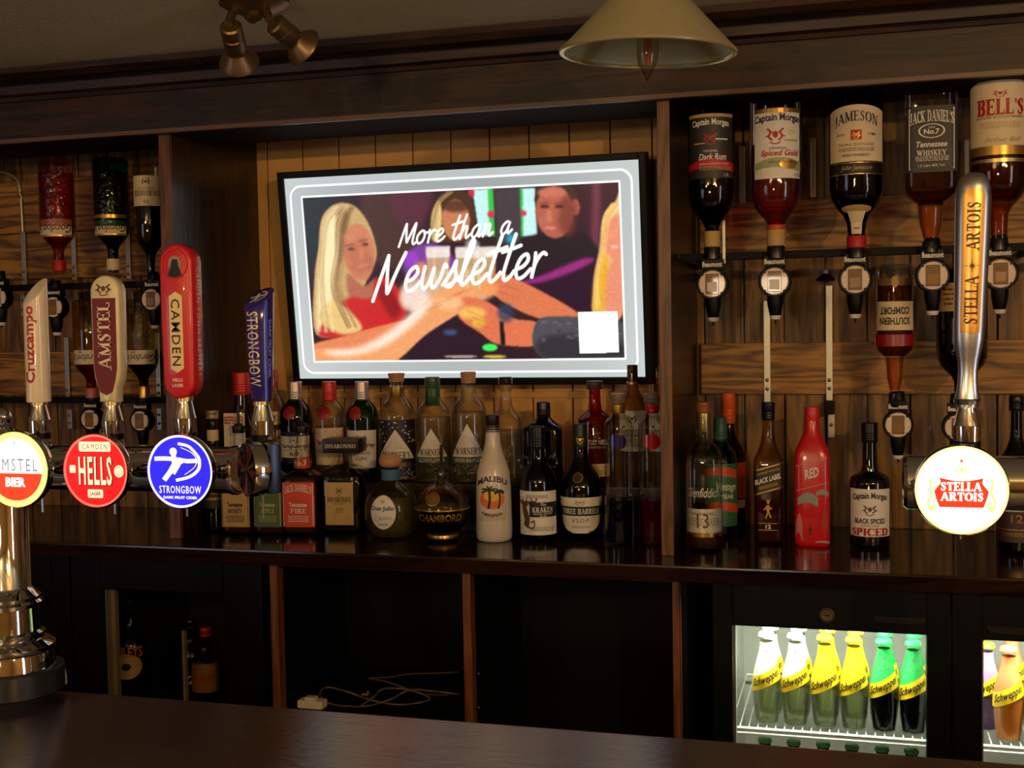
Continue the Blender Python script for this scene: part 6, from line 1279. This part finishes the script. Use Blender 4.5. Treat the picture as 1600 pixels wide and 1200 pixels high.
# pale plastic tube curving behind the font base
b = MB(); pts = [P(80, 1043, 1.6), P(86, 1036, 1.6), P(92, 1033, 1.6), P(98, 1042, 1.6), P(102, 1058, 1.6), P(102, 1068, 1.6)]
b.tube([tuple(q_) for q_ in catmull(pts, 5)], .0028, pmat('grey_hose', (150, 150, 150), .4), 8); o = b.build('beer_hose', smooth=True); tag(o, 'thin pale hose curving down behind the left font base', 'hose')

# ------------------------------------------------------------------ cables in the open cabinet
cabm = pmat('grey_cable', (96, 84, 72), .5); YC = YU+.06
zfl = P(600, 1105, YC).z
b = MB(); b.box(xs[1]+.004, xs[2]-.004, YU+.031, YU+.395, zfl-.03, zfl-.012, BLACKWALL); o = b.build('shelf_board', cab)
c1 = [(718, 1083), (676, 1078), (640, 1076), (612, 1090), (580, 1100), (545, 1102), (512, 1096), (500, 1083), (510, 1072), (540, 1078), (580, 1092), (620, 1099), (655, 1096), (672, 1089), (640, 1076), (600, 1074), (585, 1086), (560, 1104)]
b = MB(); b.tube([tuple(P(a, c+2, YC+.02+.006*math.sin(i*1.7))) for i, (a, c) in enumerate(catmull(c1, 4))], .0022, cabm, 6); o = b.build('power_cable', smooth=True); tag(o, 'tangled pale grey cable looped on the shelf of the open cabinet', 'cable')
c2 = [(718, 1050), (680, 1052), (640, 1053), (610, 1058), (575, 1060), (600, 1064), (630, 1074), (660, 1084), (700, 1086)]
b = MB(); b.tube([tuple(P(a, c, YC+.05)) for a, c in catmull(c2, 4)], .002, pmat('brown_cable', (70, 50, 38), .5), 6); o = b.build('power_cable', smooth=True); tag(o, 'thin brown cable arching over the grey cable in the open cabinet', 'cable')
p = P(488, 1100, YC); b = MB(); b.box(p.x-.03, p.x+.03, YC-.015, YC+.015, zfl-.012, zfl+.006, WHT, .004); b.box(p.x-.015, p.x+.01, YC-.01, YC+.01, zfl+.006, zfl+.012, WHT, .002); o = b.build('plug_adaptor'); tag(o, 'white plug adaptor lying at the left of the open cabinet', 'plug')
p = P(575, 1083, YC+.04); b = MB(); b.box(p.x-.012, p.x+.004, YC+.03, YC+.04, p.z-.003, p.z+.001, ALU); b.tube([(p.x, YC+.035, p.z), (p.x+.003, YC+.035, p.z+.007)], .002, ALU, 6); o = b.build('cable_clip'); tag(o, 'small metal cable clip catching the light in the open cabinet', 'clip')

# ------------------------------------------------------------------ lamps
yp = 1.80; c = P(1012, 82, yp); rim = 137*mpp(c); pt = thing('pendant_lamp', 'brass cone pendant lamp with an unlit candle bulb hanging over the bar', 'lamp', tuple(c), (math.radians(2), math.radians(2.6), 0))
hcone = rim*.92
b = MB(); b.lathe([(0, rim), (.004, rim*.985), (hcone, .018), (hcone+.01, .012), (hcone+.014, .006)], BRASS_P, 64, cap0=False); b.build('shade', pt, True, angle=60)
b = MB(); b.lathe([(.0005, rim*.955), (.003, rim*.955), (hcone-.004, .016)], BRASS_IN, 64, cap0=False, cap1=True); b.build('shade_lining', pt, True, angle=60)
b = MB(); n_ = 72; V = []; Fc = []
for i in range(n_):
    a = 2*PI*i/n_
    for j in range(8): q_ = 2*PI*j/8; rr = rim*.98+.0045*math.cos(q_); V.append((rr*math.cos(a), rr*math.sin(a), .0+.004*math.sin(q_)))
for i in range(n_):
    for j in range(8): Fc.append((i*8+j, i*8+(j+1) % 8, ((i+1) % n_)*8+(j+1) % 8, ((i+1) % n_)*8+j))
b.add(V, Fc, BRASS_P); b.build('rolled_rim', pt, True)
b = MB(); b.lathe([(hcone-.005, .013), (hcone-.045, .014), (hcone-.046, .012)], BRASS, 24); b.build('bulb_holder', pt, True)
b = MB(); zb0 = -.042; b.lathe([(zb0, .0012), (zb0+.002, .003), (zb0+.012, .009), (zb0+.026, .0145), (zb0+.042, .017), (zb0+.06, .0165), (zb0+.085, .012), (hcone-.046, .011)], glass('bulb_glass', (232, 222, 196), .5, .02), 28); bl = b.build('bulb', pt, True)
b = MB()
for a in range(4): b.tube([(.005*math.cos(a*PI/2+.4), .005*math.sin(a*PI/2+.4), zb0+.024), (.0045*math.cos(a*PI/2+.4), .0045*math.sin(a*PI/2+.4), zb0+.062)], .0011, pmat('filament', (214, 110, 30), .4), 6)
b.build('filament', bl)
b = MB(); b.tube([(0, 0, hcone+.012), (0, 0, ZCEIL-c.z)], .003, BLK, 8); b.build('flex', pt)
# ceiling spotlight bar
sp = P(398, 2, 1.95); st_ = thing('spotlight_fitting', 'antique bronze ceiling fitting with two small adjustable spotlights', 'spotlight', (sp.x, 1.95, ZCEIL))
b = MB(); b.lathe([(-.002, .06), (-.012, .062), (-.02, .05), (-.03, .018), (-.034, .02), (-.042, .012), (-.044, .003)], BRONZE, 36); b.build('ceiling_rose', st_, True)
def spot(a, b_, c_, d, lb):
    A, B_, C_, D = [P(*q_) - Vector((sp.x, 1.95, ZCEIL)) for q_ in (a, b_, c_, d)]
    g = MB(); g.tube([tuple(A), tuple(B_)], .008, BRONZE, 14); g.build('arm', st_, True)
    ax = (D-C_); L = ax.length; ax.normalize(); rot_ = ax.to_track_quat('Z', 'Y').to_matrix()
    g = MB(); prof = [(0, .016), (.003, .0195), (L*.28, .0195), (L*.29, .0175), (L*.31, .0195), (L*.62, .0195), (L*.66, .0175), (L*.72, .0185)]
    rg = [[tuple(C_+rot_ @ Vector((r_*math.cos(q_), r_*math.sin(q_), z))) for q_ in [2*PI*i/28 for i in range(28)]] for z, r_ in prof]; g.rings(rg, BRONZE); h = g.build('head', st_, True, angle=40)
    g = MB(); prof = [(L*.66, .016), (L*.8, .024), (L*.94, .034), (L, .0365), (L*1.003, .0355), (L*.94, .032), (L*.8, .022), (L*.7, .015)]
    rg = [[tuple(C_+rot_ @ Vector((r_*math.cos(q_), r_*math.sin(q_), z))) for q_ in [2*PI*i/32 for i in range(32)]] for z, r_ in prof]; g.rings(rg, BRONZE, False, True); g.build('bell', h, True, angle=50)
spot((366, 12, 1.95), (357, 38, 1.93), (360, 40, 1.93), (374, 98, 2.0), '')
spot((412, 8, 1.95), (421, 30, 1.93), (428, 36, 1.93), (474, 74, 1.99), '')
# lit pendants behind the camera (they light the bar and glint in the glass)
for i, (p_, e_) in enumerate(LAMPS):
    t = thing('pendant_lamp', ['lit pendant nearest the bar, right', 'lit pendant behind the first one', 'lit pendant on the left of the room', 'lit pendant at the far left of the room', 'lit pendant at the far right of the room'][i], 'lamp', p_)
    b = MB(); b.lathe([(.0, .11), (.045, .02), (.055, .008)], BRASS, 32, cap0=False); b.build('shade', t, True)
    b = MB(); b.tube([(0, 0, .05), (0, 0, ZCEIL-p_[2])], .003, BLK, 6); b.build('flex', t)
